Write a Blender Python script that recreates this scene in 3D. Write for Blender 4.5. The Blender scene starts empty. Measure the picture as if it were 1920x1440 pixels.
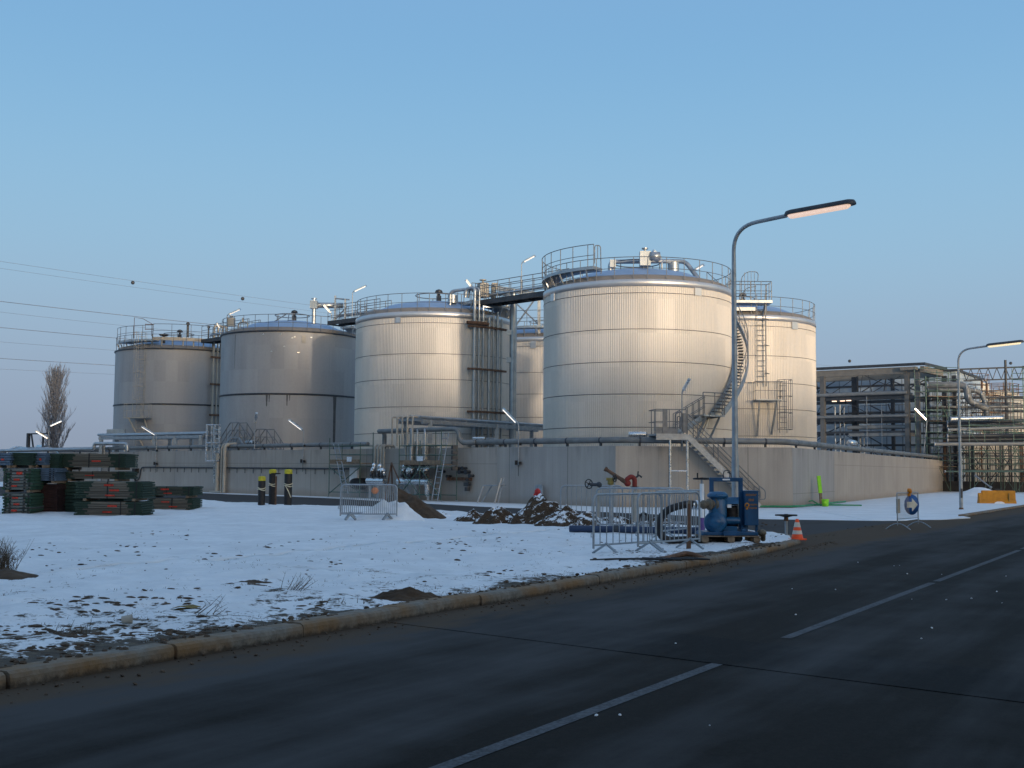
import bpy, bmesh, math, random
from mathutils import Vector, Matrix, noise
random.seed(7)
SC = bpy.context.scene
COL = SC.collection
R = math.radians
# ------------------------------------------------------------------ camera
F, CX, CY, HC = 2200.0, 960.0, 720.0, 1.65
TH = math.atan(161 / 2200.0); RO = 0.0075
_f = Vector((0, math.cos(TH), math.sin(TH)))
_u0 = Vector((0, -math.sin(TH), math.cos(TH))); _r0 = Vector((1, 0, 0))
_r = _r0 * math.cos(RO) + _u0 * math.sin(RO)
_u = -_r0 * math.sin(RO) + _u0 * math.cos(RO)
CAM = Vector((0, 0, HC))
cd = bpy.data.cameras.new('camera'); cam = bpy.data.objects.new('camera', cd); COL.objects.link(cam)
cd.sensor_width = 36; cd.lens = 36 * F / 1920; cd.clip_start = 0.1; cd.clip_end = 6000
cam.matrix_world = Matrix(((_r.x, _u.x, -_f.x, 0), (_r.y, _u.y, -_f.y, 0), (_r.z, _u.z, -_f.z, HC), (0, 0, 0, 1)))
SC.camera = cam
# points of the place measured from the photograph: ray through a photo position, met with a depth, a height or an upright plane
def ray(px, py): return _f * F + _r * (px - CX) - _u * (py - CY)
def atY(px, py, Y):
    d = ray(px, py); return CAM + d * (Y / d.y)
def atZ(px, py, z=0.0):
    d = ray(px, py); return CAM + d * ((z - HC) / d.z)
def onp(px, py, p, q):
    d = ray(px, py); n = Vector((q[1] - p[1], -(q[0] - p[0]), 0))
    return CAM + d * ((Vector((p[0], p[1], 0)) - CAM).dot(n) / d.dot(n))
# ------------------------------------------------------------------ objects
def tag(o, label=None, cat=None, group=None, kind=None):
    if label: o['label'] = label
    if cat: o['category'] = cat
    if group: o['group'] = group
    if kind: o['kind'] = kind
    return o
def thing(name, label, cat, loc=(0, 0, 0), rz=0.0, group=None):
    o = bpy.data.objects.new(name, None); COL.objects.link(o)
    o.location = loc; o.rotation_euler = (0, 0, rz); o.empty_display_size = 0.2
    return tag(o, label, cat, group)
def kids(o): return [c for c in COL.objects if c.parent == o]
KID = {}
def link_parent(o, p):
    o.parent = p; KID.setdefault(p.name, []).append(o)
def dup(root, loc=None, rz=None, label=None, group=None):
    def cp(o, par):
        c = o.copy(); COL.objects.link(c)
        if par is not None: link_parent(c, par)
        for ch in list(KID.get(o.name, [])): cp(ch, c)
        return c
    r = cp(root, None)
    if loc is not None: r.location = loc
    if rz is not None: r.rotation_euler = (0, 0, rz)
    if label: r['label'] = label
    if group: r['group'] = group
    return r
SPLIT = set('column riser_pipe stringer valve_box vent support drop_pipe vent_pipe flange mast bearer base_plate window switch_box leg breather down_pipe junction_box roof_beam coupling rain_streak name_plate bright_patch pipe_run handrail crown_gangway pipe_frame stub_pipe saddle'.split())
class MB:
    def __init__(s): s.v = []; s.f = []; s.m = []; s.sm = []; s.cm = 0; s.cs = False
    def add(s, vs, fs, smooth=None):
        b = len(s.v); s.v += [tuple(v) for v in vs]
        for f in fs: s.f.append(tuple(i + b for i in f)); s.m.append(s.cm); s.sm.append(s.cs if smooth is None else smooth)
        return s
    def box(s, c, d, rz=0.0, rot=None):
        c = Vector(c); x, y, z = d[0] / 2, d[1] / 2, d[2] / 2
        M = rot if rot is not None else Matrix.Rotation(rz, 3, 'Z')
        vs = [c + M @ Vector((sx * x, sy * y, sz * z)) for sz in (-1, 1) for sx, sy in ((-1, -1), (1, -1), (1, 1), (-1, 1))]
        return s.add(vs, [(3, 2, 1, 0), (4, 5, 6, 7), (0, 1, 5, 4), (1, 2, 6, 5), (2, 3, 7, 6), (3, 0, 4, 7)], False)
    def beam(s, a, b, w, h=None, up=(0, 0, 1)):
        a, b = Vector(a), Vector(b); h = h or w; d = (b - a); L = d.length
        if L < 1e-6: return s
        d /= L; up = Vector(up)
        if abs(d.dot(up)) > 0.98: up = Vector((0, 1, 0)) if abs(d.y) < .9 else Vector((1, 0, 0))
        x = d.cross(up).normalized(); z = x.cross(d)
        return s.box((a + b) / 2, (w, L, h), rot=Matrix((x, d, z)).transposed())
    def tube(s, pts, r, n=8, closed=False, cap=True):
        P = [Vector(p) for p in pts]; k = len(P)
        if k < 2: return s
        rs = r if isinstance(r, (list, tuple)) else [r] * k
        T = []
        for i in range(k):
            if closed: t = P[(i + 1) % k] - P[i - 1]
            else: t = P[min(i + 1, k - 1)] - P[max(i - 1, 0)]
            T.append(t.normalized())
        up = Vector((0, 0, 1)) if abs(T[0].z) < .9 else Vector((1, 0, 0))
        x = T[0].cross(up).normalized(); vs = []
        for i in range(k):
            x = (x - T[i] * x.dot(T[i])).normalized(); y = T[i].cross(x)
            for j in range(n):
                a = 2 * math.pi * j / n
                vs.append(P[i] + (x * math.cos(a) + y * math.sin(a)) * rs[i])
        fs = []
        for i in range(k if closed else k - 1):
            i2 = (i + 1) % k
            for j in range(n):
                j2 = (j + 1) % n; fs.append((i * n + j, i * n + j2, i2 * n + j2, i2 * n + j))
        s.add(vs, fs, n > 5)
        if cap and not closed: s.add(vs[:n], [tuple(range(n - 1, -1, -1))], False); s.add(vs[-n:], [tuple(range(n))], False)
        return s
    def bar(s, a, b, r, n=8): return s.tube([a, b], r, n)
    def lathe(s, prof, n=24, c=(0, 0, 0), axis=None, smooth=True, a0=0.0, a1=2 * math.pi):
        c = Vector(c); M = Matrix.Identity(3)
        if axis is not None: M = Vector((0, 0, 1)).rotation_difference(Vector(axis)).to_matrix()
        full = abs(a1 - a0 - 2 * math.pi) < 1e-6; k = n if full else n + 1; vs = []
        for r_, z in prof:
            for j in range(k):
                a = a0 + (a1 - a0) * j / n
                vs.append(c + M @ Vector((r_ * math.cos(a), r_ * math.sin(a), z)))
        fs = []
        for i in range(len(prof) - 1):
            for j in range(n):
                j2 = (j + 1) % k; fs.append((i * k + j, i * k + j2, (i + 1) * k + j2, (i + 1) * k + j))
        return s.add(vs, fs, smooth)
    def cyl(s, c, r, h, n=16, axis=None):
        return s.lathe([(0.0001, 0), (r, 0), (r, h), (0.0001, h)], n, c, axis, False) if n < 9 else s.lathe([(0.0001, 0), (r, 0)], n, c, axis, False).lathe([(r, 0), (r, h)], n, c, axis, True).lathe([(r, h), (0.0001, h)], n, c, axis, False)
    def ball(s, c, r, n=10, sz=1.0):
        return s.lathe([(max(r * math.sin(math.pi * i / 6), .0001), -r * sz * math.cos(math.pi * i / 6)) for i in range(7)], n, c)
    def prism(s, poly, a, b, ax='z'):
        # polygon in two coordinates drawn out along the third
        def p3(p, t): return {'z': (p[0], p[1], t), 'y': (p[0], t, p[1]), 'x': (t, p[0], p[1])}[ax]
        n = len(poly); vs = [p3(p, a) for p in poly] + [p3(p, b) for p in poly]
        fs = [tuple(range(n - 1, -1, -1)), tuple(range(n, 2 * n))] + [(i, (i + 1) % n, n + (i + 1) % n, n + i) for i in range(n)]
        return s.add(vs, fs, False)
    def groups(s):
        # pieces whose boxes do not touch are parts of their own
        par = list(range(len(s.v)))
        def fd(i):
            while par[i] != i: par[i] = par[par[i]]; i = par[i]
            return i
        for f in s.f:
            for i in f[1:]: par[fd(i)] = fd(f[0])
        B = {}
        for f in s.f:
            b = B.setdefault(fd(f[0]), [[1e9] * 3, [-1e9] * 3])
            for i in f:
                for k in range(3): b[0][k] = min(b[0][k], s.v[i][k]); b[1][k] = max(b[1][k], s.v[i][k])
        ks = list(B); g = {k: k for k in ks}
        def fg(k):
            while g[k] != k: k = g[k]
            return k
        for i, a in enumerate(ks):
            for b in ks[i + 1:]:
                if all(B[a][0][q] - .02 < B[b][1][q] and B[b][0][q] - .02 < B[a][1][q] for q in range(3)): g[fg(b)] = fg(a)
        out = {}
        for n, f in enumerate(s.f): out.setdefault(fg(fd(f[0])), []).append(n)
        return list(out.values())
    def build(s, name, mat, parent=None, label=None, bevel=0.0, fix=True):
        if name in SPLIT and parent is not None and len(s.f) < 4000:
            gs = s.groups()
            if len(gs) > 1:
                o = None
                for g in gs:
                    q = MB(); mp = {}
                    for n in g:
                        t = []
                        for i in s.f[n]:
                            if i not in mp: mp[i] = len(q.v); q.v.append(s.v[i])
                            t.append(mp[i])
                        q.f.append(tuple(t)); q.m.append(s.m[n]); q.sm.append(s.sm[n])
                    p = q._build(name, mat, parent, label, bevel, fix); o = o or p
                return o
        return s._build(name, mat, parent, label, bevel, fix)
    def _build(s, name, mat, parent=None, label=None, bevel=0.0, fix=True):
        me = bpy.data.meshes.new(name); me.from_pydata(s.v, [], s.f)
        ms = mat if isinstance(mat, (list, tuple)) else [mat]
        for m in ms: me.materials.append(m)
        me.polygons.foreach_set('material_index', s.m); me.polygons.foreach_set('use_smooth', s.sm)
        if fix and len(s.f) < 60000:
            bm = bmesh.new(); bm.from_mesh(me); bmesh.ops.recalc_face_normals(bm, faces=bm.faces); bm.to_mesh(me); bm.free()
        me.update(); o = bpy.data.objects.new(name, me); COL.objects.link(o)
        if parent is not None: link_parent(o, parent)
        if label: o['label'] = label
        if bevel > 0:
            b = o.modifiers.new('bevel', 'BEVEL'); b.width = bevel; b.segments = 2; b.limit_method = 'ANGLE'
        return o
def arc(c, r, a0, a1, n, z=0.0):
    return [Vector((c[0] + r * math.cos(a0 + (a1 - a0) * i / n), c[1] + r * math.sin(a0 + (a1 - a0) * i / n), z)) for i in range(n + 1)]
def bend(pts, r, n=5):
    # rounds the corners of a pipe route
    P = [Vector(p) for p in pts]; out = [P[0]]
    for i in range(1, len(P) - 1):
        a, b, c = P[i - 1], P[i], P[i + 1]; d1 = (a - b); d2 = (c - b)
        q = min(r, d1.length * .45, d2.length * .45); p1 = b + d1.normalized() * q; p2 = b + d2.normalized() * q
        for k in range(n + 1):
            t = k / n; out.append(p1 * (1 - t) ** 2 + b * 2 * t * (1 - t) + p2 * t * t)
    return out + [P[-1]]
# ------------------------------------------------------------------ materials
class NT:
    def __init__(s, name):
        s.m = bpy.data.materials.new(name); s.m.use_nodes = True; s.t = s.m.node_tree; s.n = s.t.nodes
        s.b = s.n['Principled BSDF']; s.o = s.n['Material Output']
    def N(s, ty, **kw):
        n = s.n.new(ty)
        for k, v in kw.items():
            if k.startswith('i_'):
                q = k[2:]; n.inputs[int(q) if q.isdigit() else q.replace('_', ' ')].default_value = v
            else: setattr(n, k, v)
        return n
    def L(s, a, b): s.t.links.new(a, b)
    def obj(s): return s.N('ShaderNodeTexCoord').outputs['Object']
    def world(s): return s.N('ShaderNodeNewGeometry').outputs['Position']
    def noise(s, vec, scale, detail=4, rough=.55, stretch=None):
        if stretch:
            mp = s.N('ShaderNodeMapping'); mp.inputs['Scale'].default_value = stretch; s.L(vec, mp.inputs['Vector']); vec = mp.outputs['Vector']
        n = s.N('ShaderNodeTexNoise'); n.inputs['Scale'].default_value = scale; n.inputs['Detail'].default_value = detail; n.inputs['Roughness'].default_value = rough
        s.L(vec, n.inputs['Vector']); return n.outputs['Fac']
    def ramp(s, fac, stops):
        r = s.N('ShaderNodeValToRGB'); cr = r.color_ramp
        while len(cr.elements) < len(stops): cr.elements.new(.5)
        for e, (p, c) in zip(cr.elements, stops):
            e.position = p; e.color = (c, c, c, 1) if isinstance(c, (int, float)) else (*c, 1)
        s.L(fac, r.inputs['Fac']); return r.outputs['Color']
    def mix(s, fac, a, b, mode='MIX'):
        n = s.N('ShaderNodeMix', data_type='RGBA', blend_type=mode)
        for sock, v in ((n.inputs['Factor'], fac), (n.inputs['A'], a), (n.inputs['B'], b)):
            if hasattr(v, 'links'): s.L(v, sock)
            else: sock.default_value = v if isinstance(v, (int, float)) else (*v, 1)
        return n.outputs['Result']
    def math(s, op, a, b=None, c=None):
        n = s.N('ShaderNodeMath', operation=op)
        for i, v in enumerate((a, b, c)):
            if v is None: continue
            if hasattr(v, 'links'): s.L(v, n.inputs[i])
            else: n.inputs[i].default_value = v
        return n.outputs[0]
    def sep(s, vec):
        n = s.N('ShaderNodeSeparateXYZ'); s.L(vec, n.inputs[0]); return n.outputs
    def bump(s, h, strength=.3, dist=.02):
        b = s.N('ShaderNodeBump'); b.inputs['Strength'].default_value = strength; b.inputs['Distance'].default_value = dist
        s.L(h, b.inputs['Height']); s.L(b.outputs['Normal'], s.b.inputs['Normal'])
    def set(s, col=None, rough=None, metal=None, spec=None):
        for k, v in (('Base Color', col), ('Roughness', rough), ('Metallic', metal), ('Specular IOR Level', spec)):
            if v is None: continue
            if hasattr(v, 'links'): s.L(v, s.b.inputs[k])
            else: s.b.inputs[k].default_value = (*v, 1) if isinstance(v, (tuple, list)) else v
        return s.m
def mat(name, col, rough=.6, metal=0.0, var=.25, scale=3.0, dirt=None, bump=0.0, spec=.4):
    t = NT(name); v = t.obj(); f = t.noise(v, scale, 5)
    lo = tuple(c * (1 - var) for c in col); hi = tuple(min(1, c * (1 + var)) for c in col)
    c = t.ramp(f, [(.3, lo), (.7, hi)])
    if dirt:
        g = t.noise(v, scale * 2.3, 6, .65); c = t.mix(t.ramp(g, [(.55, 0.0), (.7, .8)]), c, dirt)
    rr = t.ramp(t.noise(v, scale * 1.7, 3), [(.3, max(.05, rough - .1)), (.7, min(1, rough + .1))])
    if bump: t.bump(t.noise(v, scale * 6, 5), bump, .01)
    return t.set(c, rr, metal, spec)
def emit(name, col, strength):
    t = NT(name); t.set((.8, .8, .8), .4)
    t.b.inputs['Emission Color'].default_value = (*col, 1); t.b.inputs['Emission Strength'].default_value = strength
    return t.m
# ------------------------------------------------------------------ light: clear winter dusk, low sun behind the viewer's right shoulder
SUN_AZ, SUN_EL = 152.0, 4.0
W = bpy.data.worlds.new('World'); SC.world = W; W.use_nodes = True
wn, wl = W.node_tree.nodes, W.node_tree.links
def wmath(op, a, b=None, cl=False):
    n = wn.new('ShaderNodeMath'); n.operation = op; n.use_clamp = cl
    for i, v in enumerate((a, b)):
        if v is None: continue
        if hasattr(v, 'links'): wl.new(v, n.inputs[i])
        else: n.inputs[i].default_value = v
    return n.outputs[0]
bg = wn['Background']; sky = wn.new('ShaderNodeTexSky'); sky.sky_type = 'NISHITA'; sky.sun_disc = False
sky.sun_elevation = R(SUN_EL); sky.sun_rotation = R(SUN_AZ); sky.altitude = 0
sky.air_density = 1.0; sky.dust_density = 1.6; sky.ozone_density = 2.0
tc = wn.new('ShaderNodeTexCoord'); sp = wn.new('ShaderNodeSeparateXYZ'); wl.new(tc.outputs['Generated'], sp.inputs[0])
# the winter haze away from the sun: pale blue aloft, grey-lavender at the horizon
rp = wn.new('ShaderNodeValToRGB'); cr = rp.color_ramp; cr.interpolation = 'B_SPLINE'
stops = [(0.0, (.262, .318, .415)), (.045, (.298, .368, .485)), (.11, (.325, .450, .590)), (.18, (.312, .512, .690)), (.27, (.262, .495, .725)), (.38, (.185, .405, .680)), (.55, (.27, .44, .69)), (1.0, (.34, .47, .68))]
while len(cr.elements) < len(stops): cr.elements.new(.5)
for e, (p, c) in zip(cr.elements, stops): e.position = p; e.color = (*c, 1)
wl.new(sp.outputs[2], rp.inputs['Fac'])
sc1 = wn.new('ShaderNodeVectorMath'); sc1.operation = 'SCALE'; wl.new(rp.outputs['Color'], sc1.inputs[0])
dt = wmath('ADD', wmath('MULTIPLY', sp.outputs[0], math.sin(R(SUN_AZ))), wmath('MULTIPLY', sp.outputs[1], math.cos(R(SUN_AZ))))
mr = wn.new('ShaderNodeMapRange'); mr.interpolation_type = 'SMOOTHSTEP'; mr.inputs['From Min'].default_value = -.25; mr.inputs['From Max'].default_value = .95
wl.new(dt, mr.inputs['Value'])
sc2 = wn.new('ShaderNodeVectorMath'); sc2.operation = 'SCALE'; wl.new(sky.outputs[0], sc2.inputs[0])
mx = wn.new('ShaderNodeMix'); mx.data_type = 'RGBA'; wl.new(mr.outputs[0], mx.inputs['Factor'])
wl.new(sc1.outputs[0], mx.inputs['A']); wl.new(sc2.outputs[0], mx.inputs['B']); wl.new(mx.outputs['Result'], bg.inputs['Color'])
SKY_STRENGTH, EXPO = .12, 1.0
bg.inputs['Strength'].default_value = SKY_STRENGTH
sc1.inputs['Scale'].default_value = 1.0 / SKY_STRENGTH / 2 ** EXPO; sc2.inputs['Scale'].default_value = 2.1
sl = bpy.data.lights.new('sun', 'SUN'); sun = bpy.data.objects.new('sun', sl); COL.objects.link(sun)
sl.energy = 1.15; sl.angle = R(1.6); sl.color = (1, .81, .61)
_sd = Vector((math.sin(R(SUN_AZ)) * math.cos(R(SUN_EL)), math.cos(R(SUN_AZ)) * math.cos(R(SUN_EL)), math.sin(R(SUN_EL))))
sun.rotation_euler = _sd.to_track_quat('Z', 'Y').to_euler()
SC.view_settings.view_transform = 'Standard'; SC.view_settings.look = 'None'
SC.view_settings.exposure = EXPO; SC.view_settings.gamma = 1; SC.view_settings.use_curve_mapping = False
# ------------------------------------------------------------------ common materials
M = {}
M['galv'] = mat('galvanised_steel', (.30, .33, .36), .45, .6, .2, 5)
M['dark'] = mat('dark_steel', (.055, .061, .071), .5, .5, .25, 5)
M['rail'] = mat('rail_steel', (.15, .165, .185), .5, .55, .2, 5)
M['pipe'] = mat('clad_pipe', (.36, .39, .42), .38, .75, .15, 2)
M['silver'] = mat('bright_cladding', (.62, .65, .68), .28, .85, .1, 3)
M['foil'] = mat('crinkled_foil', (.75, .77, .79), .22, .9, .1, 9, bump=.9)
M['green_tube'] = mat('green_scaffold_tube', (.075, .13, .11), .55, .3, .35, 8)
M['rust'] = mat('rusty_brown', (.13, .075, .05), .8, .1, .35, 6)
M['black'] = mat('black_rubber', (.012, .012, .014), .55, 0, .3, 6)
M['wood'] = mat('weathered_wood', (.20, .15, .105), .85, 0, .35, 7)
M['blue'] = mat('blue_paint', (.008, .065, .155), .42, 0, .2, 4, dirt=(.03, .06, .12))
M['white'] = mat('white_paint', (.75, .76, .78), .5, 0, .1, 4)
M['beige'] = mat('beige_paint', (.36, .34, .30), .6, .1, .15, 2)
M['yellow'] = mat('yellow_cap', (.42, .37, .02), .6, 0, .2, 9)
M['pipe2'] = mat('dull_pipe', (.185, .195, .20), .6, .35, .18, 2)
M['lit'] = emit('lit_tube', (1.0, .88, .74), 1.0)
M['dim'] = emit('dim_tube', (1.0, .92, .82), .30)
M['lit_warm'] = emit('lit_tube_warm', (1.0, .60, .36), .9)
M['lampglass'] = emit('lit_lamp_glass', (1.0, .66, .46), .36)
M['lampglass2'] = emit('lit_lamp_glass_yellow', (1.0, .76, .36), .42)

UX, NX = Vector((.515, .857, 0)), Vector((.857, -.515, 0))     # along the road, across it to the right
def un(u, n, z=0.0): return UX * u + NX * n + Vector((0, 0, z))
KN = -7.75                                                     # the kerb face
# ------------------------------------------------------------------ snow and earth
def snow_mat(name, near):
    t = NT(name); p = t.world(); x, y, z = t.sep(p)
    n = t.math('ADD', t.math('MULTIPLY', x, .857), t.math('MULTIPLY', y, -.515))
    u = t.math('ADD', t.math('MULTIPLY', x, .515), t.math('MULTIPLY', y, .857))
    v = t.math('SUBTRACT', KN, n)
    big = t.noise(p, .55, 3); mid = t.noise(p, 2.6, 6, .68); fine = t.noise(p, 12.0, 5, .68)
    mask = t.math('ADD', t.math('MULTIPLY', mid, .52), t.math('ADD', t.math('MULTIPLY', fine, .42), t.math('MULTIPLY', big, .23)))
    if near:
        # thin, trodden snow by the road and towards the viewer, deeper further in
        mr = t.N('ShaderNodeMapRange'); t.L(v, mr.inputs['Value']); mr.inputs['From Min'].default_value = 0; mr.inputs['From Max'].default_value = 3.4; mr.inputs['To Min'].default_value = .085; mr.inputs['To Max'].default_value = -.015
        m2 = t.N('ShaderNodeMapRange'); t.L(u, m2.inputs['Value']); m2.inputs['From Min'].default_value = 4; m2.inputs['From Max'].default_value = 19; m2.inputs['To Min'].default_value = .045; m2.inputs['To Max'].default_value = -.035
        m3 = t.N('ShaderNodeMapRange'); t.L(v, m3.inputs['Value']); m3.inputs['From Min'].default_value = .15; m3.inputs['From Max'].default_value = .75; m3.inputs['To Min'].default_value = .22; m3.inputs['To Max'].default_value = 0
        m4 = t.N('ShaderNodeMapRange'); t.L(u, m4.inputs['Value']); m4.inputs['From Min'].default_value = 17.5; m4.inputs['From Max'].default_value = 20; m4.inputs['To Min'].default_value = .6; m4.inputs['To Max'].default_value = 1.9
        mask = t.math('ADD', mask, t.math('ADD', mr.outputs[0], t.math('ADD', m2.outputs[0], t.math('MULTIPLY', m3.outputs[0], m4.outputs[0]))))
        lo, hi = .662, .715
    else: lo, hi = .795, .83
    earth = t.ramp(t.noise(p, 14, 4), [(.3, (.030, .022, .016)), (.6, (.075, .055, .036)), (.8, (.12, .10, .06))])
    sn = t.ramp(t.noise(p, 3.1, 6, .7), [(.25, (.66, .69, .73)), (.7, (.80, .82, .84))]); sn = t.mix(1.0, sn, t.ramp(t.noise(p, .7, 5, .65), [(.3, .84), (.68, 1.0)]), 'MULTIPLY')
    k = t.N('ShaderNodeMapRange'); t.L(mask, k.inputs['Value']); k.inputs['From Min'].default_value = lo; k.inputs['From Max'].default_value = hi
    col = t.mix(k.outputs[0], sn, earth)
    h = t.math('ADD', t.math('MULTIPLY', t.noise(p, 5, 5, .65), .6), t.math('MULTIPLY', fine, .4))
    t.bump(h, .55, .05)
    return t.set(col, .75, 0, .25)
M['field'] = snow_mat('trodden_snow', True); M['snow'] = snow_mat('fresh_snow', False)
m = MB(); m.add([(-2500, -600, -.03), (2500, -600, -.03), (2500, 4500, -.03), (-2500, 4500, -.03)], [(0, 1, 2, 3)])
tag(m.build('ground', M['snow']), kind='structure')

def gz(x, y):
    p = Vector((x, y, 0)); v = KN - p.dot(NX)
    e = max(0, min(1, v / .6))
    rut = 0.0
    for o in (2.3, 3.9): rut -= .05 * math.exp(-((v - o - .5 * noise.noise(Vector((p.dot(UX) * .12, o, 0)))) / .16) ** 2)
    return .115 + e * (.085 * noise.noise(p * .35) + .055 * noise.noise(p * 1.3) + .03 * noise.noise(p * 4.1) + .012 * noise.noise(p * 9) + rut * (.6 + .8 * noise.noise(p * .5))) * .85
# the field left of the road: a fine sheet, cut along the kerb, the corner and the side road
bm = bmesh.new()
def grid(u0, u1, v0, v1, du, dv):
    nu, nv = int((u1 - u0) / du), int((v1 - v0) / dv); g = []
    for i in range(nu + 1):
        row = []
        for j in range(nv + 1):
            q = un(u0 + (u1 - u0) * i / nu, KN - v0 - (v1 - v0) * j / nv); row.append(bm.verts.new((q.x, q.y, gz(q.x, q.y))))
        g.append(row)
    for i in range(nu):
        for j in range(nv): bm.faces.new((g[i][j], g[i][j + 1], g[i + 1][j + 1], g[i + 1][j]))
grid(-6, 14, .18, 7, .085, .075)
grid(14, 44, .18, 7, .16, .14); grid(-6, 44, 7, 34, .3, .3)
bmesh.ops.remove_doubles(bm, verts=bm.verts, dist=.001)
KC = [un(20.4, KN), un(21.9, KN - .03), un(23.4, KN - .12), un(25.0, KN - .28), un(26.6, KN - .50), Vector((6.85, 28.3, 0)), Vector((7.0, 29.2, 0)), Vector((6.92, 30.2, 0)), Vector((6.65, 31.2, 0)), Vector((6.2, 32.3, 0)), Vector((5.6, 33.4, 0))]
def _cut(a, b):
    d = (b - a).normalized(); n = Vector((d.y, -d.x)); return ((a.x - n.x * .2, a.y - n.y * .2), (n.x, n.y))
CUT = [_cut(a, b) for a, b in zip(KC, KC[1:])] + [ ((-1.2, 43.0), (.73, .683)), ((-7.6, 49.4), (.67, .74)), ((-18, 58.5), (.6, .8))]
for (cx, cy), (nx, ny) in CUT:
    bmesh.ops.bisect_plane(bm, geom=bm.verts[:] + bm.edges[:] + bm.faces[:], plane_co=(cx, cy, 0), plane_no=(nx, ny, 0), clear_outer=True)
# a skirt down to the road so the sheet has an edge
ed = [e for e in bm.edges if len(e.link_faces) == 1]
r_ = bmesh.ops.extrude_edge_only(bm, edges=ed)
for v_ in [g for g in r_['geom'] if isinstance(g, bmesh.types.BMVert)]: v_.co.z = -.06
bmesh.ops.recalc_face_normals(bm, faces=bm.faces)
me = bpy.data.meshes.new('snow_field'); bm.to_mesh(me); bm.free(); me.materials.append(M['field'])
for p_ in me.polygons: p_.use_smooth = True
fo = bpy.data.objects.new('snow_field', me); COL.objects.link(fo); tag(fo, kind='structure')
# ------------------------------------------------------------------ roads
def asphalt(name, base, side=False):
    t = NT(name); p = t.world(); x, y, z = t.sep(p)
    n = t.math('ADD', t.math('MULTIPLY', x, .857), t.math('MULTIPLY', y, -.515)); u = t.math('ADD', t.math('MULTIPLY', x, .515), t.math('MULTIPLY', y, .857))
    c = t.N('ShaderNodeCombineXYZ'); t.L(u, c.inputs[0]); t.L(n, c.inputs[1]); uv = c.outputs[0]
    g = t.math('ADD', t.math('MULTIPLY', t.noise(p, 70, 3, .8), .55), t.math('MULTIPLY', t.noise(p, 18, 4, .8), .45)); a = tuple(q * .42 for q in base); b = tuple(q * 1.75 for q in base)
    col = t.ramp(g, [(.3, a), (.7, b)])
    streak = t.noise(uv, 1.0, 5, .6, (.10, .85, 1)); blot = t.noise(p, .9, 5, .6)
    # salt-grey dried streaks along the wheel tracks and brown grit washed to the kerb
    kb = t.N('ShaderNodeMapRange'); t.L(n, kb.inputs['Value']); kb.inputs['From Min'].default_value = KN - .3; kb.inputs['From Max'].default_value = KN + 3.6; kb.inputs['To Min'].default_value = .20; kb.inputs['To Max'].default_value = 0
    s1 = t.math('ADD', t.math('MULTIPLY', streak, .75), t.math('ADD', t.math('MULTIPLY', blot, .25), kb.outputs[0]))
    col = t.mix(t.ramp(s1, [(.45, 0.0), (.68, .9)]), col, (.066, .066, .068))
    k2 = t.N('ShaderNodeMapRange'); t.L(n, k2.inputs['Value']); k2.inputs['From Min'].default_value = KN; k2.inputs['From Max'].default_value = KN + 1.7; k2.inputs['To Min'].default_value = .42; k2.inputs['To Max'].default_value = -.15
    s2 = t.math('ADD', t.math('MULTIPLY', t.noise(uv, 2.2, 5, .6, (.4, 1, 1)), .6), k2.outputs[0] if not side else -.02)
    col = t.mix(t.ramp(s2, [(.42, 0.0), (.60, .85)]), col, (.085, .062, .043))
    t.bump(g, .35, .004)
    return t.set(col, t.ramp(s1, [(.3, .7), (.8, .95)]), 0, .05)
M['road'] = asphalt('road_asphalt', (.0150, .0132, .0118)); M['side'] = asphalt('side_road_asphalt', (.034, .032, .031), True)
M['patch'] = asphalt('newer_asphalt', (.0105, .0102, .0105))
m = MB(); m.add([un(-60, -9.3), un(-60, 16), un(260, 16), un(260, -9.3)], [(0, 1, 2, 3)])
tag(m.build('road', M['road']), kind='structure')
near = [(9.5, 27), (7.0, 28.4), (6.6, 31.4), (5.8, 33.4), (-1.3, 42.8), (-7.7, 49.2), (-18, 58.2), (-50, 82)]
far = [(15.2, 41.6), (12.8, 40.6), (8.9, 41.3), (-1.4, 53.0), (-10.6, 66.5), (-21, 77.5), (-56, 108)]
m = MB(); pts = near + far[::-1]; m.add([(x, y, -.006) for x, y in pts], [tuple(range(len(pts)))])
bmt = bmesh.new(); vs_ = [bmt.verts.new((x, y, -.006)) for x, y in pts]; f_ = bmt.faces.new(vs_); bmesh.ops.triangulate(bmt, faces=[f_]); bmesh.ops.recalc_face_normals(bmt, faces=bmt.faces)
me = bpy.data.meshes.new('side_road'); bmt.to_mesh(me); bmt.free(); me.materials.append(M['side']); so = bpy.data.objects.new('side_road', me); COL.objects.link(so); tag(so, kind='structure')
m = MB(); vp = [Vector((12.6, 41.3, 0)), Vector((15.2, 41.7, 0)), Vector((16.9, 43.4, 0)), un(47, -8.3), un(260, -8.3), un(260, -40), Vector((14, 62, 0))]; k = len(vp)
m.add([(p.x, p.y, h) for p, h in zip(vp, (-.02, .008, .03, .035, .035, .035, -.028))] + [(p.x, p.y, -.05) for p in vp], [tuple(range(k))] + [(i, (i + 1) % k, k + (i + 1) % k, k + i) for i in range(k)], False); tag(m.build('verge', M['snow']), kind='structure')
# the newer strip of asphalt laid across the road, proud of the old surface
a, b = atZ(640, 1156), atZ(1920, 1318)
c, d = atZ(1920, 1268), atZ(880, 1142)
dr = (b - a).normalized(); b2 = b + dr * 3; c2 = c + dr * 3
m = MB(); m.add([(a.x, a.y, .006), (b2.x, b2.y, .006), (c2.x, c2.y, .006), (d.x, d.y, .006)] + [(a.x, a.y, -.01), (b2.x, b2.y, -.01), (c2.x, c2.y, -.01), (d.x, d.y, -.01)], [(0, 1, 2, 3), (4, 5, 1, 0), (3, 2, 6, 7)])
tag(m.build('road_patch', M['patch']), kind='structure')
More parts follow.
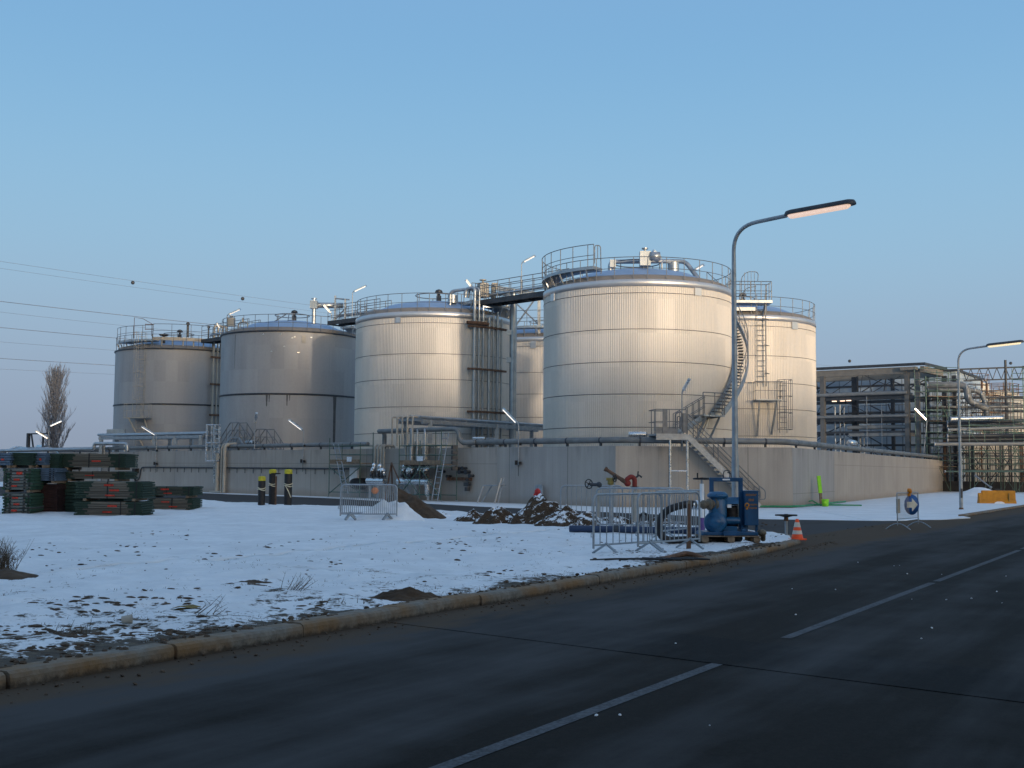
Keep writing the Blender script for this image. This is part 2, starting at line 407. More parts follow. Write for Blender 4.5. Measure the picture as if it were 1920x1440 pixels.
# worn centre line
t = NT('worn_road_paint'); p = t.world(); k = t.noise(p, 26, 5, .7); k2 = t.noise(p, 3, 4)
wear = t.math('ADD', t.math('MULTIPLY', k, .7), t.math('MULTIPLY', k2, .3))
M['line'] = t.set(t.mix(t.ramp(wear, [(.43, 0.0), (.66, 1.0)]), (.10, .106, .118), (.028, .029, .031)), .8, 0, .1)
m = MB()
uA, uB = atZ(1352, 1235).dot(UX), atZ(1452, 1195).dot(UX)
for u0, u1 in ((-8, uA), (uB, uB + 7.0), (uB + 7.3, uB + 16), (uB + 16.5, uB + 30), (uB + 33, uB + 47), (uB + 50, 120)):
    k = 26
    for i in range(k):
        ua, ub = u0 + (u1 - u0) * i / k, u0 + (u1 - u0) * (i + 1) / k; w = .055
        m.add([un(ua, -3.74 - w, .0035), un(ua, -3.74 + w, .0035), un(ub, -3.74 + w, .0035), un(ub, -3.74 - w, .0035)], [(0, 1, 2, 3)])
tag(m.build('road_marking', M['line']), kind='structure')
# bits of ice and grit on the asphalt
rng = random.Random(3); m = MB()
for i in range(26):
    u, n = rng.uniform(7, 22), rng.gauss(-3.3, 1.3); r = rng.uniform(.006, .016)
    q = un(u, n, r * .4); m.lathe([(.001, -r * .5), (r, 0), (r * .6, r * .5), (.001, r * .6)], 5, q, (rng.uniform(-.4, .4), rng.uniform(-.4, .4), 1), False)
tag(m.build('ice_crumbs', M['white']), kind='stuff')
# ------------------------------------------------------------------ kerb of concrete stones, rusty-yellow with run-off along its face
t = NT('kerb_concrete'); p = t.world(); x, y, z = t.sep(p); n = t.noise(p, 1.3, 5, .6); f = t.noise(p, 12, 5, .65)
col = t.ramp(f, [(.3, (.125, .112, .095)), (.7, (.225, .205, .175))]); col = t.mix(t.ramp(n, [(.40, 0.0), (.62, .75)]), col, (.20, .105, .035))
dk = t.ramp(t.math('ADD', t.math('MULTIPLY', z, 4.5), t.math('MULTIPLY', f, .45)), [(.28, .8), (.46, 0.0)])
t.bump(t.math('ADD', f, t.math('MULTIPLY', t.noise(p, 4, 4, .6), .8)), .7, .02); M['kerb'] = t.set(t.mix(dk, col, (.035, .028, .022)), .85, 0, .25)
def kerb_stone(m, a, b, h=.135, w=.24):
    # a along-kerb pair of points on the road-side face; rounded front edge
    d = (b - a).normalized(); s = Vector((-d.y, d.x, 0)); a, b = a + d * .006, b - d * .006
    prof = [(0, -.03), (0.0, h - .05), (.012, h - .018), (.045, h), (w, h), (w, -.03)]
    vs = [q + s * o + Vector((0, 0, z)) for q in (a, b) for o, z in prof]; k = len(prof)
    m.add(vs, [(i, i + 1, k + i + 1, k + i) for i in range(k - 1)] + [tuple(range(k - 1, -1, -1)), tuple(range(k, 2 * k))], False)
m = MB(); rng = random.Random(5); u = -9.0
while u < 19.0:
    j = rng.uniform(-.022, .022); kerb_stone(m, un(u, KN + j), un(u + 1.62, KN + j + rng.uniform(-.016, .016)), .133 + rng.uniform(-.012, .012)); u += 1.63
ca = [un(u, KN)] + KC[1:]
for i, (a, b) in enumerate(zip(ca, ca[1:])): kerb_stone(m, a, b, .13 - .006 * i)
u = 47
while u < 160: kerb_stone(m, un(u, -8.25), un(u + 2, -8.25), .09); u += 2.01
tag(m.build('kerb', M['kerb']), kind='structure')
M['grit'] = mat('brown_grit', (.075, .052, .035), .95, 0, .4, 9)
rng = random.Random(31); m = MB()
for i in range(620):
    u = rng.uniform(2, 28); n = KN + .03 + abs(rng.gauss(0, .22)); r = rng.choice((.006, .008, .011, .015, .022)); q = un(u, n - (max(0, u - 22) ** 1.6) * .016, r * .3)
    m.lathe([(.001, -r * .4), (r, 0), (r * .6, r * .5), (.001, r * .6)], 5, q, (rng.gauss(0, .4), rng.gauss(0, .4), 1), False)
for i in range(420):
    u = rng.uniform(3, 24); v = .12 + abs(rng.gauss(0, .14)); r = rng.choice((.012, .018, .026, .035)); q = un(u, KN - v); q.z = max(gz(q.x, q.y), .12) + r * .1
    m.lathe([(.001, -r * .6), (r, 0), (r * .7, r * .5), (.001, r * .65)], 6, q, (rng.gauss(0, .4), rng.gauss(0, .4), 1), False)
tag(m.build('grit', M['grit']), kind='stuff')
# ------------------------------------------------------------------ unseen bank added for the skyline behind the viewer, blocking the low sun
M['bank'] = mat('shade_bank_dark', (.035, .033, .028), .9, 0, .4, .2)
bm = bmesh.new(); nx, ny = 160, 22; g = []
for i in range(nx + 1):
    row = []
    for j in range(ny + 1):
        x = -160 + 330 * i / nx; s = j / ny; y = -24 - 60 * s
        tt = max(0, min(1, (x - 52) / 7)); HH = 24.5 - 8.6 * tt; h = HH * min(1, s / .42) if s < .42 else HH * max(0, 1 - (s - .42) / .58)  # ridge raised on one side to shade the smooth grey tanks
        q = Vector((x * .09, y * .09, 0)); h *= 1 + .10 * noise.noise(q) + .03 * noise.noise(q * 4)
        row.append(bm.verts.new((x, y, h - .05)))
    g.append(row)
for i in range(nx):
    for j in range(ny): bm.faces.new((g[i][j], g[i + 1][j], g[i + 1][j + 1], g[i][j + 1]))
me = bpy.data.meshes.new('shade_bank'); bm.to_mesh(me); bm.free(); me.materials.append(M['bank']); ho = bpy.data.objects.new('shade_bank', me); COL.objects.link(ho); tag(ho, kind='structure')
# ------------------------------------------------------------------ tanks
def clad(name, col, rough, metal, streak=.12, seed=0.0):
    t = NT(name); p = t.obj(); x, y, z = t.sep(p)
    n1 = t.noise(p, .55, 4, .6, (1, 1, .16)); n2 = t.noise(p, 2.2, 5, .65, (1, 1, .12)); n3 = t.noise(p, 7, 4, .6)
    v = t.math('ADD', t.math('MULTIPLY', n1, .5), t.math('ADD', t.math('MULTIPLY', n2, .3), t.math('MULTIPLY', n3, .2)))
    c = t.ramp(v, [(.32, tuple(q * (1 - streak * 1.6) for q in col)), (.5, col), (.68, tuple(min(1, q * (1 + streak)) for q in col))])
    th = t.math('ARCTAN2', y, x); cv = t.N('ShaderNodeCombineXYZ'); t.L(t.math('FLOOR', t.math('MULTIPLY', th, 5.4)), cv.inputs[0]); t.L(t.math('FLOOR', t.math('DIVIDE', z, 1.7)), cv.inputs[1]); wv = t.N('ShaderNodeTexWhiteNoise'); t.L(cv.outputs[0], wv.inputs['Vector'])
    c = t.mix(1.0, c, t.ramp(wv.outputs[0], [(0.0, .93), (1.0, 1.05)]), 'MULTIPLY'); dr = t.noise(p, 1.1, 5, .7, (3, 3, .10)); c = t.mix(t.ramp(dr, [(.60, 0.0), (.74, .35)]), c, tuple(q * .55 for q in col))
    t.bump(t.noise(p, 1.4, 3, .5, (1, 1, .5)), .12, .06)
    return t.set(c, t.ramp(n2, [(.3, rough - .05), (.7, rough + .07)]), metal, .5)
M['alu'] = clad('ribbed_aluminium', (.62, .58, .525), .64, .27, .09)
M['alu_rim'] = clad('smooth_aluminium', (.58, .58, .585), .42, .75, .06)
M['grey_tank'] = clad('dull_grey_steel', (.33, .332, .34), .58, .30, .13)
M['roof'] = clad('sky_blue_roof', (.22, .33, .50), .5, .15, .10)  # blue of the reflected sky put into the roof's base colour
M['roof_side'] = clad('roof_knuckle', (.20, .185, .17), .75, .1, .12)
RT, HT = 5.05, 11.2
def pol(r, ph, z): a = R(ph); return Vector((r * math.sin(a), -r * math.cos(a), z))
def parc(r, p0, p1, z, n): return [pol(r, p0 + (p1 - p0) * i / n, z) for i in range(n + 1)]
def rail(m, path, h=1.1, step=1.0, r=.021, mids=(.55,), ends=True, n=5):
    P = [Vector(p) for p in path]
    closed = (P[0] - P[-1]).length < 1e-4
    for q in (1.0,) + tuple(mids): m.tube([p + Vector((0, 0, h * q)) for p in (P[:-1] if closed else P)], r if q == 1 else r * .8, n, closed=closed)
    acc = 0.0; nxt = 0.0
    for a, b in zip(P, P[1:]):
        L = (b - a).length
        while nxt <= acc + L + 1e-6:
            q = a.lerp(b, (nxt - acc) / L if L > 0 else 0); m.bar(q, q + Vector((0, 0, h)), r, n); nxt += step
        acc += L
    if ends and not closed: m.bar(P[-1], P[-1] + Vector((0, 0, h)), r, n)
    return m
def ladder(m, p, q, side, w=.45, r=.02, gap=.3):
    p, q, s = Vector(p), Vector(q), Vector(side).normalized() * w / 2
    m.bar(p - s, q - s, r, 5); m.bar(p + s, q + s, r, 5); L = (q - p).length; k = int(L / gap)
    for i in range(1, k): c = p.lerp(q, i / k); m.bar(c - s, c + s, r * .7, 4)
    return m
def cage(m, p, q, side, out, w=.7, r=.014, hoops=None):
    p, q = Vector(p), Vector(q); s = Vector(side).normalized(); o = Vector(out).normalized(); k = hoops or max(2, int((q - p).length / .9))
    def ring(c): return [c + s * (w / 2 * math.cos(a)) + o * (w * math.sin(a)) for a in [math.pi * j / 8 for j in range(9)]]
    for i in range(k + 1): m.tube(ring(p.lerp(q, i / k)), r, 4)
    for j in (0, 2, 4, 6, 8): m.bar(ring(p)[j], ring(q)[j], r, 4)
def ribbed(m, z0, z1, N=280, d=.016, r0=RT - .018):
    pr = []
    for i in range(N):
        for f, dd in ((0, 0), (.42, 0), (.54, d), (.88, d)): pr.append((2 * math.pi * (i + f) / N, r0 + dd))
    k = len(pr); vs = [(r * math.cos(a), r * math.sin(a), z) for z in (z0, z1) for a, r in pr]
    m.add(vs, [(j, (j + 1) % k, k + (j + 1) % k, k + j) for j in range(k)], False)
def fixture(m_h, m_t, c, d, L=1.25):
    # a tube light: housing and glowing tube below it, along d
    c, d = Vector(c), Vector(d).normalized(); a, b = c - d * L / 2, c + d * L / 2
    side = d.cross(Vector((0, 0, 1))).normalized(); dn = side.cross(d).normalized()
    if dn.z > 0: dn = -dn
    m_h.beam(a, b, .15, .06); m_h.beam(a + dn * .05, a + d * .05 + dn * .05, .13, .08); m_h.beam(b - d * .05 + dn * .05, b + dn * .05, .13, .08)
    m_t.tube([a + dn * .06 + d * .06, b + dn * .06 - d * .06], .032, 8)
def strip_light(base, top, d, label, L=1.25, glow='lit', group='tube lights around the tanks', r=.03, lit=True):
    # pole from base to top, tube light starting at the pole head and running along d
    base, top, d = Vector(base), Vector(top), Vector(d).normalized()
    t = thing('tube_light', label, 'lamp', base, 0, group)
    o = top - base; pm = MB(); pm.bar((0, 0, 0), o - Vector((0, 0, .12)), r, 6); pm.tube([o - Vector((0, 0, .12)), o - Vector((0, 0, .03)) + d * .05, o + d * .15], r, 6)
    pm.build('pole', M['galv'], t)
    h, g = MB(), MB(); fixture(h, g, o + d * (L / 2 + .12), d, L); h.build('housing', M['silver'], t); g.build('tube', M[glow] if lit else M['silver'], t)
    return t
def tank(name, lab, c, kind, seams, rail_step=.97, plates=(), ring=None, extra=None):
    t = thing(name, lab, 'storage tank', (c[0], c[1], 0), 0, 'round storage tanks behind the concrete wall')
    m = MB()
    if kind == 'ribbed':
        zs = [0] + sorted(seams) + [HT - .34]
        ribbed(m, 0, HT - .33)
        m.build('shell', M['alu'], t)
        b = MB()
        for z in seams: b.lathe([(RT + .002, z - .014), (RT + .012, z - .008), (RT + .012, z + .008), (RT + .002, z + .014)], 120)
        b.build('seam_strip', M['dark'], t)
        b = MB(); b.lathe([(RT - .01, HT - .36), (RT + .03, HT - .36), (RT + .03, HT - .02), (RT - .02, HT), (RT - .2, HT + .02)], 120); b.build('rim_band', M['alu_rim'], t)
    else:
        m.lathe([(RT, 0), (RT, HT)], 128); m.build('shell', M['grey_tank'], t)
        b = MB()
        for z in seams: b.lathe([(RT + .002, z - .06), (RT + .07, z - .05), (RT + .07, z + .05), (RT + .002, z + .06)], 120)
        b.build('stiffening_ring', M['dark'], t)
        b = MB(); b.lathe([(RT - .01, HT - .10), (RT + .09, HT - .09), (RT + .09, HT), (RT - .1, HT + .01)], 120); b.build('rim_band', M['dark'], t)
    m = MB(); m.lathe([(RT - .06, HT), (RT - .22, HT + .20), (RT - .45, HT + .30)], 96); m.build('roof_edge', M['roof_side'], t)
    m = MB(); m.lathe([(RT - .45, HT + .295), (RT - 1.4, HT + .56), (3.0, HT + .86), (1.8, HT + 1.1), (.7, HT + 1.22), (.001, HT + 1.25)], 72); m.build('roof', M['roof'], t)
    m = MB(); rail(m, parc(RT - .04, 0, 360, HT, 96), 1.12, 2 * math.pi * RT / round(2 * math.pi * RT / rail_step), .02, (.5,)); m.build('guard_rail', M['rail'], t)
    # small guarded ring and valves at the crown of the roof
    m = MB(); z = HT + 1.05; m.tube(parc(1.25, 0, 360, z + .62, 28)[:-1], .03, 6, closed=True)
    for k in range(6): p = pol(1.25, k * 60 + 10, z); m.bar(p, p + Vector((0, 0, .62)), .025, 5)
    m.build('crown_rail', M['rail'], t)
    m = MB(); m.lathe([(.16, HT + 1.1), (.16, HT + 1.55), (.09, HT + 1.6), (.09, HT + 1.75), (.26, HT + 1.78), (.20, HT + 1.92), (.05, HT + 1.98)], 12, pol(.9, 20, 0)); m.cyl(pol(.5, 200, HT + 1.1), .22, .3, 12); m.build('vent', M['dark'], t)
    for ph, w, h in plates:
        m = MB(); p = pol(RT + .035, ph, HT - .34 - h / 2); m.box(p, (w, .03, h), R(ph)); m.build('name_plate', M['alu_rim'] if kind == 'ribbed' else M['beige'], t)
    return t
def ring_walk(t, p0, p1, z, r0=4.2, r1=5.15, gate=False, rail_end=True):
    # raised walkway round part of the rim
    n = max(4, int(abs(p1 - p0) / 5)); m = MB(); a = parc(r0, p0, p1, z, n); b = parc(r1, p0, p1, z, n); th = Vector((0, 0, -.16)); vs = []
    for p, q in zip(a, b): vs += [p, q, q + th, p + th]
    fs = []
    for i in range(n): fs += [(4 * i + k, 4 * i + (k + 1) % 4, 4 * i + 4 + (k + 1) % 4, 4 * i + 4 + k) for k in range(4)]
    m.add(vs, fs + [(0, 1, 2, 3), (4 * n + 3, 4 * n + 2, 4 * n + 1, 4 * n)], False)
    for i in range(0, n + 1, 2): m.beam(b[i] + th, pol(r1 - .25, p0 + (p1 - p0) * i / n, HT + .05), .07)
    w = m.build('roof_walkway', M['pipe'], t)
    g = MB(); rail(g, b, 1.1, .95, .022, (.5,)); g.build('railing', M['rail'], w)
    return w
TA = tank('storage_tank', 'biggest-looking ribbed aluminium tank, wrapped by a winding stair, behind the stairs over the wall', (6.73, 63.0), 'ribbed', (2.15, 3.8, 5.45, 7.05, 8.69, 10.5), .955, ((31, .42, .38), (-66, .42, .38)))
TB = tank('storage_tank', 'ribbed aluminium tank next to the pipe rack, half hidden behind the winding stair', (14.55, 76.0), 'ribbed', (2.15, 3.8, 5.45, 7.05, 8.69, 10.5), .96, ((34, .5, .45),))
TC = tank('storage_tank', 'ribbed aluminium tank with a bundle of riser pipes down its side, behind the valve manifolds', (-5.05, 75.6), 'ribbed', (2.15, 3.8, 5.4, 7.07, 8.62, 10.5), .98, ((-22, .34, .34),))
TD = tank('storage_tank', 'ribbed aluminium tank glimpsed far back in the gap between two nearer tanks', (2.55, 88.6), 'ribbed', (2.15, 3.8, 5.4, 7.07, 8.62, 10.5), .98, ((-12, .4, .5),))
T4 = tank('storage_tank', 'dull grey smooth tank with rain streaks under its one dark ring', (-16.25, 86.0), 'smooth', (6.78,), 1.0, ((20, .26, .5),))
T5 = tank('storage_tank', 'dull grey smooth tank with a ladder and stage on its face, nearest the poplar', (-28.2, 98.7), 'smooth', (6.7,), 1.0, ())
# streaks under the ring and a dark vertical seam on the smooth tanks
m = MB()
for ph, z0, z1, w in ((-8, 5.9, 6.7, .16), (-6, 6.2, 6.7, .10), (8, 5.95, 6.7, .12), (10, 6.3, 6.7, .07), (48, .5, 6.7, .28), (-40, 8.6, 11, .06)):
    n = 6; pts = [(pol(RT + .006, ph - math.degrees(w / RT) / 2 * s, z0 + (z1 - z0) * i / n) , i) for i in range(n + 1) for s in (1, -1)]
    vs = [pol(RT + .006, ph + sgn * math.degrees(w / RT) / 2 * (.35 + .65 * i / n + .12 * math.sin(i * 2.3)), z0 + (z1 - z0) * i / n) for i in range(n + 1) for sgn in (-1, 1)]
    m.add(vs, [(2 * i, 2 * i + 1, 2 * i + 3, 2 * i + 2) for i in range(n)], True)
M['streak'] = mat('rain_streak', (.095, .095, .10), .7, .2, .2, 4)
m.build('rain_streak', M['streak'], T4)
m = MB()
for ph, z in ((-5, 9.75), (16, 9.7), (5, 10.1), (-12, 10.95), (11, 10.7), (2, 10.95), (26, 10.8), (13, 10.78)):
    p = pol(RT + .02, ph, z); m.lathe([(.001, -.02), (.045, 0), (.001, .02)], 6, p, (.1, -1, .2)); m.box(p + Vector((0, 0, -.03)), (.13, .02, .05), R(ph))
m.build('bright_patch', M['silver'], T4)
# --- tank with the winding stair
m = MB(); sr0, sr1 = 5.12, 5.88; n = 42; z0, z1, a0, a1 = 4.45, 12.0, 40, 131
for i in range(n):
    a = a0 + (a1 - a0) * (i + .5) / n; z = z0 + (z1 - z0) * (i + 1) / n; c = pol((sr0 + sr1) / 2, a, z); m.box(c, (sr1 - sr0, .26, .035), R(a))
st = m.build('winding_stair', M['dark'], TA)
m = MB(); pt = [pol(sr1, a0 + (a1 - a0) * i / 40, z0 + (z1 - z0) * i / 40 + .03) for i in range(41)]; pi_ = [pol(sr0 + .02, a0 + (a1 - a0) * i / 40, z0 + (z1 - z0) * i / 40 + .03) for i in range(41)]
for q in (pt, pi_):
    for a, b in zip(q, q[1:]): m.beam(a, b, .05, .28)
for i in range(4, 40, 6): m.bar(pi_[i], pol(RT, a0 + (a1 - a0) * i / 40, pi_[i].z - .5), .03, 5)
m.build('stringer', M['galv'], st)
m = MB(); rail(m, pt, 1.05, 1.15, .022, (.5,)); m.build('handrail', M['rail'], st)
m = MB(); pb = parc((sr0 + sr1) / 2, 27, 41, 4.4, 4)
for a, b in zip(pb, pb[1:]): m.beam(a, b, .95, .08)
for ph in (29, 38): p = pol(sr1, ph, 4.36); m.beam(p, pol(RT, ph - 3, 2.6), .09); m.beam(pol(RT, ph, 4.3), p, .08)
lw = m.build('landing', M['galv'], TA)
m = MB(); rail(m, parc(sr1 + .05, 27, 41, 4.44, 4), 1.1, .75, .024, (.5,)); m.build('railing', M['rail'], lw)
wk = ring_walk(TA, -130, -31, 11.95)
m = MB(); p = pol(5.15, -31, 11.95); q = pol(4.2, -31, 11.95)
m.tube(bend([p + Vector((.05, 0, .1)), p + Vector((.05, 0, 1.05)), p + Vector((.35, .1, 1.05)), p + Vector((.38, .1, -.4))], .15), .024, 6); m.bar(p + Vector((.2, .05, .35)), p + Vector((.2, .05, 1.05)), .02, 5); m.build('gate', M['rail'], wk)
# vent piping, boxes and lamps on that roof
m = MB(); z = HT + 1.1
m.tube(bend([pol(1.6, -70, z - .1), pol(1.6, -70, z + .55), pol(1.8, 75, z + .62), pol(2.6, 78, z + .6), pol(3.4, 72, z - .5)], .3), .12, 8)
m.tube(bend([pol(2.2, -40, z - .2), pol(2.2, -40, z + .32), pol(2.0, 10, z + .38), pol(2.0, 10, z - .1)], .15), .05, 6); m.tube(bend([pol(2.2, 30, z - .2), pol(2.2, 30, z + .35), pol(2.3, 60, z + .35)], .15), .05, 6)
m.build('vent_pipe', M['pipe'], TA)
m = MB(); m.box(pol(2.6, 3, z + .35), (.55, .45, .75), 0); m.cyl(pol(2.6, 3, z + .7), .06, .18, 8); m.cyl(pol(2.6, 3, z + .86), .17, .06, 10); m.lathe([(.01, 0), (.24, 0), (.24, .5), (.01, .5)], 14, pol(2.8, 8, z + .45), (1, 0, 0)); m.box(pol(2.4, -38, z + .2), (.3, .3, .4)); m.cyl(pol(2.2, 55, z - .15), .30, .55, 14); m.build('valve_box', M['pipe'], TA)
# --- riser pipes, brackets and cable ladder on the middle tank
m = MB()
for i, (ph, r, d) in enumerate(((31, 5.32, .10), (34.5, 5.32, .07), (38, 5.32, .06), (43, 5.30, .09), (47, 5.32, .05), (51, 5.32, .08), (56, 5.28, .06))):
    m.bar(pol(r, ph, 1.5), pol(r, ph, HT - .2 + (1.3 if i in (0, 1) else .2 * (i % 3))), d, 8)
for i, ph in enumerate((31, 34.5)): p = pol(5.32, ph, HT + 1.0); m.tube(bend([p, p + Vector((0, 0, .55)), p + Vector((-.55 - .1 * i, .5, .55)), p + Vector((-.6 - .1 * i, .5, 0))], .25), .10 - .03 * i, 8)
m.build('riser_pipe', M['pipe'], TC)
for z in (3.2, 5.15, 7.75, 10.35):
    m = MB(); b = parc(5.38, 26, 60, z, 6)
    for p, q in zip(b, b[1:]): m.beam(p, q, .12, .12)
    for ph in (28, 40, 52): m.beam(pol(RT, ph, z), pol(5.4, ph, z), .1)
    if z > 10: m.lathe([(.1, -.3), (.12, 0), (.12, .9), (.1, 1.2)], 10, pol(5.45, 28, z + .2), (.85, .5, 0))
    m.build('pipe_bracket', M['rust'], TC)
wk = ring_walk(TC, 30, 120, 11.95, 3.9, 5.1)
m = MB(); z = HT + .6
m.box(pol(4.6, 44, z + .95), (.55, .55, .9), .4); m.cyl(pol(4.6, 44, z + 1.4), .07, .2, 8); m.cyl(pol(4.6, 44, z + 1.58), .22, .05, 10); m.cyl(pol(4.9, 52, z + .3), .16, 1.1, 12); m.box(pol(4.4, 63, z + 1.45), (.4, .3, .35)); m.build('valve_box', M['beige'], TC)
m = MB(); m.tube(bend([pol(3.4, 20, z - .1), pol(3.4, 20, z + .9), pol(4.5, 34, z + 1.0), pol(4.9, 38, z + .6)], .3), .10, 8); m.cyl(pol(3.2, 24, z + .2), .3, .5, 12); m.tube(bend([pol(2.2, 30, z), pol(2.6, 32, z + .35), pol(4.4, 40, z + .2)], .2), .06, 6); m.tube(bend([pol(4.4, 40, z + .5), pol(4.9, 60, z + .9), pol(5.2, 80, z + .9)], .2), .09, 8); m.build('vent_pipe', M['pipe'], TC)
m = MB(); m.bar(pol(2.0, 35, HT + .8), pol(4.9, 38, HT + .95), .05, 5); m.bar(pol(2.0, 35, HT + 1.6), pol(4.9, 38, HT + 1.75), .022, 5)
for k in range(5): p = pol(2.0 + .7 * k, 36, HT + .8); m.bar(p, p + Vector((0, 0, .85)), .02, 5)
m.build('crown_gangway', M['rail'], TC)
# --- second tank from left: valve box beside the bridge, small loops on its rim
m = MB(); z = HT + .4; m.box(pol(4.5, 30, z + 1.55), (.5, .5, .55)); m.cyl(pol(4.5, 30, z + .2), .14, 1.2, 10); m.cyl(pol(4.5, 30, z + 1.95), .2, .06, 10); m.cyl(pol(4.5, 30, z + 1.8), .05, .2, 8); m.lathe([(.01, 0), (.2, 0), (.2, 1.9), (.01, 1.9)], 12, pol(4.4, 33, z + 1.55), (.9, .4, .05)); m.build('valve_box', M['pipe'], T4)
m = MB(); m.box(pol(4.6, -58, HT + .85), (.5, .4, .6)); m.cyl(pol(4.6, -58, HT + 1.2), .14, .12, 8); m.tube(bend([pol(4.5, -46, HT + .1), pol(4.5, -46, HT + .75), pol(4.4, -34, HT + .75), pol(4.4, -34, HT + .1)], .3), .05, 6); m.cyl(pol(4.45, -40, HT + .75), .06, .3, 6); m.build('breather', M['beige'], T4)
ring_walk(T4, 70, 130, 11.95, 4.0, 5.1); m = MB(); m.bar(pol(3.2, -20, HT + .6), pol(1.3, -10, HT + 1.6), .04, 5); m.bar(pol(3.4, 5, HT + .6), pol(1.3, 0, HT + 1.6), .03, 5); m.build('crown_gangway', M['rail'], T4)
# --- leftmost tank: raised walk, ring beam on stubs, ladder with half-way stage, pipes down its right side
wk = ring_walk(T5, -62, -8, 11.95, 3.8, 5.0); m = MB(); p0 = pol(5.0, -24, 12.0); m.tube([p0 + Vector((-.3, 0, 0)), p0 + Vector((-.3, 0, 1.7)), p0 + Vector((.4, 0, 1.6)), p0 + Vector((1.1, .1, 1.2)), p0 + Vector((1.1, .1, .2))], .024, 5); m.box(p0 + Vector((.95, 0, .75)), (.7, .05, .05)); m.box(p0 + Vector((.95, 0, 1.15)), (.7, .05, .05)); m.bar(p0 + Vector((.6, 0, .7)), p0 + Vector((.6, 0, 1.2)), .02, 5); m.build('gate', M['rust'], wk)
m = MB(); b = parc(4.75, -10, 110, 11.98, 24); bi = parc(4.4, -10, 110, 11.98, 24)
for p, q in zip(b, b[1:]): m.beam(p, q, .1, .26)
for i in range(0, 25, 2): m.bar(pol(4.75, -10 + 5 * i, HT + .1), pol(4.75, -10 + 5 * i, 11.9), .06, 6)
rb = m.build('ring_beam', M['beige'], T5); m = MB(); rail(m, parc(4.95, -8, 110, 12.1, 24), 1.05, 1.5, .022, (.5,)); m.build('railing', M['rail'], rb)
m = MB(); pa = pol(5.25, -17, 1.0); pc = pol(5.25, -17, 12.4); ladder(m, pa, pc, (1, .3, 0), .5); cage(m, pol(5.25, -17, 7.0), pc, (.95, .3, 0), (-.29, -.95, 0), .75); m.build('caged_ladder', M['beige'], T5)
m = MB(); c = pol(5.6, -16, 5.55); m.box(c, (2.0, .9, .07), R(-16)); m.beam(c + Vector((-.7, -.2, 0)), pol(RT, -14, 3.3), .1); m.beam(c + Vector((.5, -.1, 0)), pol(RT, -4, 3.3), .1); sg = m.build('half_way_stage', M['beige'], T5); m = MB(); q = [c + Vector(v) for v in ((-1, .3, 0), (-1, -.4, 0), (1, -.6, 0), (1, .1, 0))]; rail(m, q, 1.1, .7, .022, (.5,)); m.build('railing', M['beige'], sg)
m = MB()
for ph, d in ((47, .1), (51, .07), (55, .1), (60, .06), (65, .1), (70, .07), (76, .08)): m.bar(pol(5.35, ph, 1.0), pol(5.35, ph, HT + (1.5 if ph < 56 else .2)), d, 7)
for ph in (47, 51): p = pol(5.35, ph, HT + 1.4); m.tube(bend([p, p + Vector((0, 0, .6)), p + Vector((.6, .3, .6)), p + Vector((.65, .3, -.4))], .25), .08, 7)
m.build('riser_pipe', M['beige'], T5)
for z in (2.4, 5.9, 8.4, 10.6):
    m = MB(); b = parc(5.42, 44, 80, z, 6)
    for p, q in zip(b, b[1:]): m.beam(p, q, .14, .16)
    m.build('pipe_bracket', M['rust'], T5)
m = MB(); m.lathe([(.3, 0), (.42, .1), (.02, .18)], 14, pol(3.8, -2, 12.3)); m.cyl(pol(3.8, -2, HT + .3), .12, .9, 8); m.cyl(pol(4.3, 25, 12.2), .1, 1.0, 8); m.lathe([(.02, 0), (.18, .02), (.12, .2), (.02, .24)], 10, pol(4.3, 25, 13.2)); m.cyl(pol(4.4, 48, 12.2), .06, .9, 8); m.ball(pol(4.4, 48, 13.15), .13); m.build('vent', M['dark'], T5)
# --- far tank in the gap: gantry and walkway
ring_walk(TD, -60, 60, 12.0, 4.2, 5.1)
m = MB(); m.beam(pol(4.6, -40, HT), pol(4.6, -40, 14.6), .22); m.beam(pol(4.6, -8, HT), pol(4.6, -8, 14.4), .22); m.beam(pol(4.8, -52, 15.0), pol(4.6, 30, 13.9), .2, .34); m.beam(pol(4.6, -30, 12.1), pol(4.6, -8, 14.4), .1); m.beam(pol(4.6, -8, 12.1), pol(4.6, -40, 14.4), .1); m.build('gantry', M['galv'], TD)
# --- rear right tank: stage at the head of the winding stair, ladders on its face
m = MB(); pc = pol(4.75, -1, 11.95); m.box(pc, (2.6, 1.3, .16)); m.box(pc + Vector((-.6, .1, -.42)), (1.9, .9, .22)); m.beam(pc + Vector((.9, -.5, -.1)), pol(RT - .05, 8, HT), .08); sg = m.build('roof_walkway', M['pipe'], TB)
m = MB(); q = [pc + Vector(v) for v in ((-1.3, -.6, .08), (1.25, -.6, .08), (1.25, .6, .08), (-1.3, .6, .08), (-1.3, -.6, .08))]; rail(m, q, 1.15, .64, .024, (.5,)); m.build('railing', M['rail'], sg)
m = MB(); p = pc + Vector((-.55, -.45, .1)); m.tube(bend([p, p + Vector((0, 0, 1.4)), p + Vector((.35, 0, 1.75)), p + Vector((1.05, 0, 1.75)), p + Vector((1.0, 0, 1.2))], .4), .024, 6); m.tube(bend([p + Vector((0, 0, .3)), p + Vector((.3, 0, .75)), p + Vector((.9, 0, .85))], .2), .024, 6)
for k in range(4): m.bar(p + Vector((.2 + .2 * k, 0, .5)), p + Vector((.2 + .2 * k, 0, 1.7)), .016, 5)
m.tube(bend([pc + Vector((.95, -.55, .3)), pc + Vector((.95, -.55, 1.05)), pc + Vector((1.2, -.55, 1.1))], .15), .022, 6); m.build('gate', M['rail'], sg)
m = MB(); pa, pz = pol(5.25, 6, 6.8), pol(5.25, 6, 12.4); ladder(m, pa, pz, (1, -.1, 0), .5, .024); m.bar(pol(5.3, 9, 6.8), pol(5.3, 9, 12.0), .03, 6)
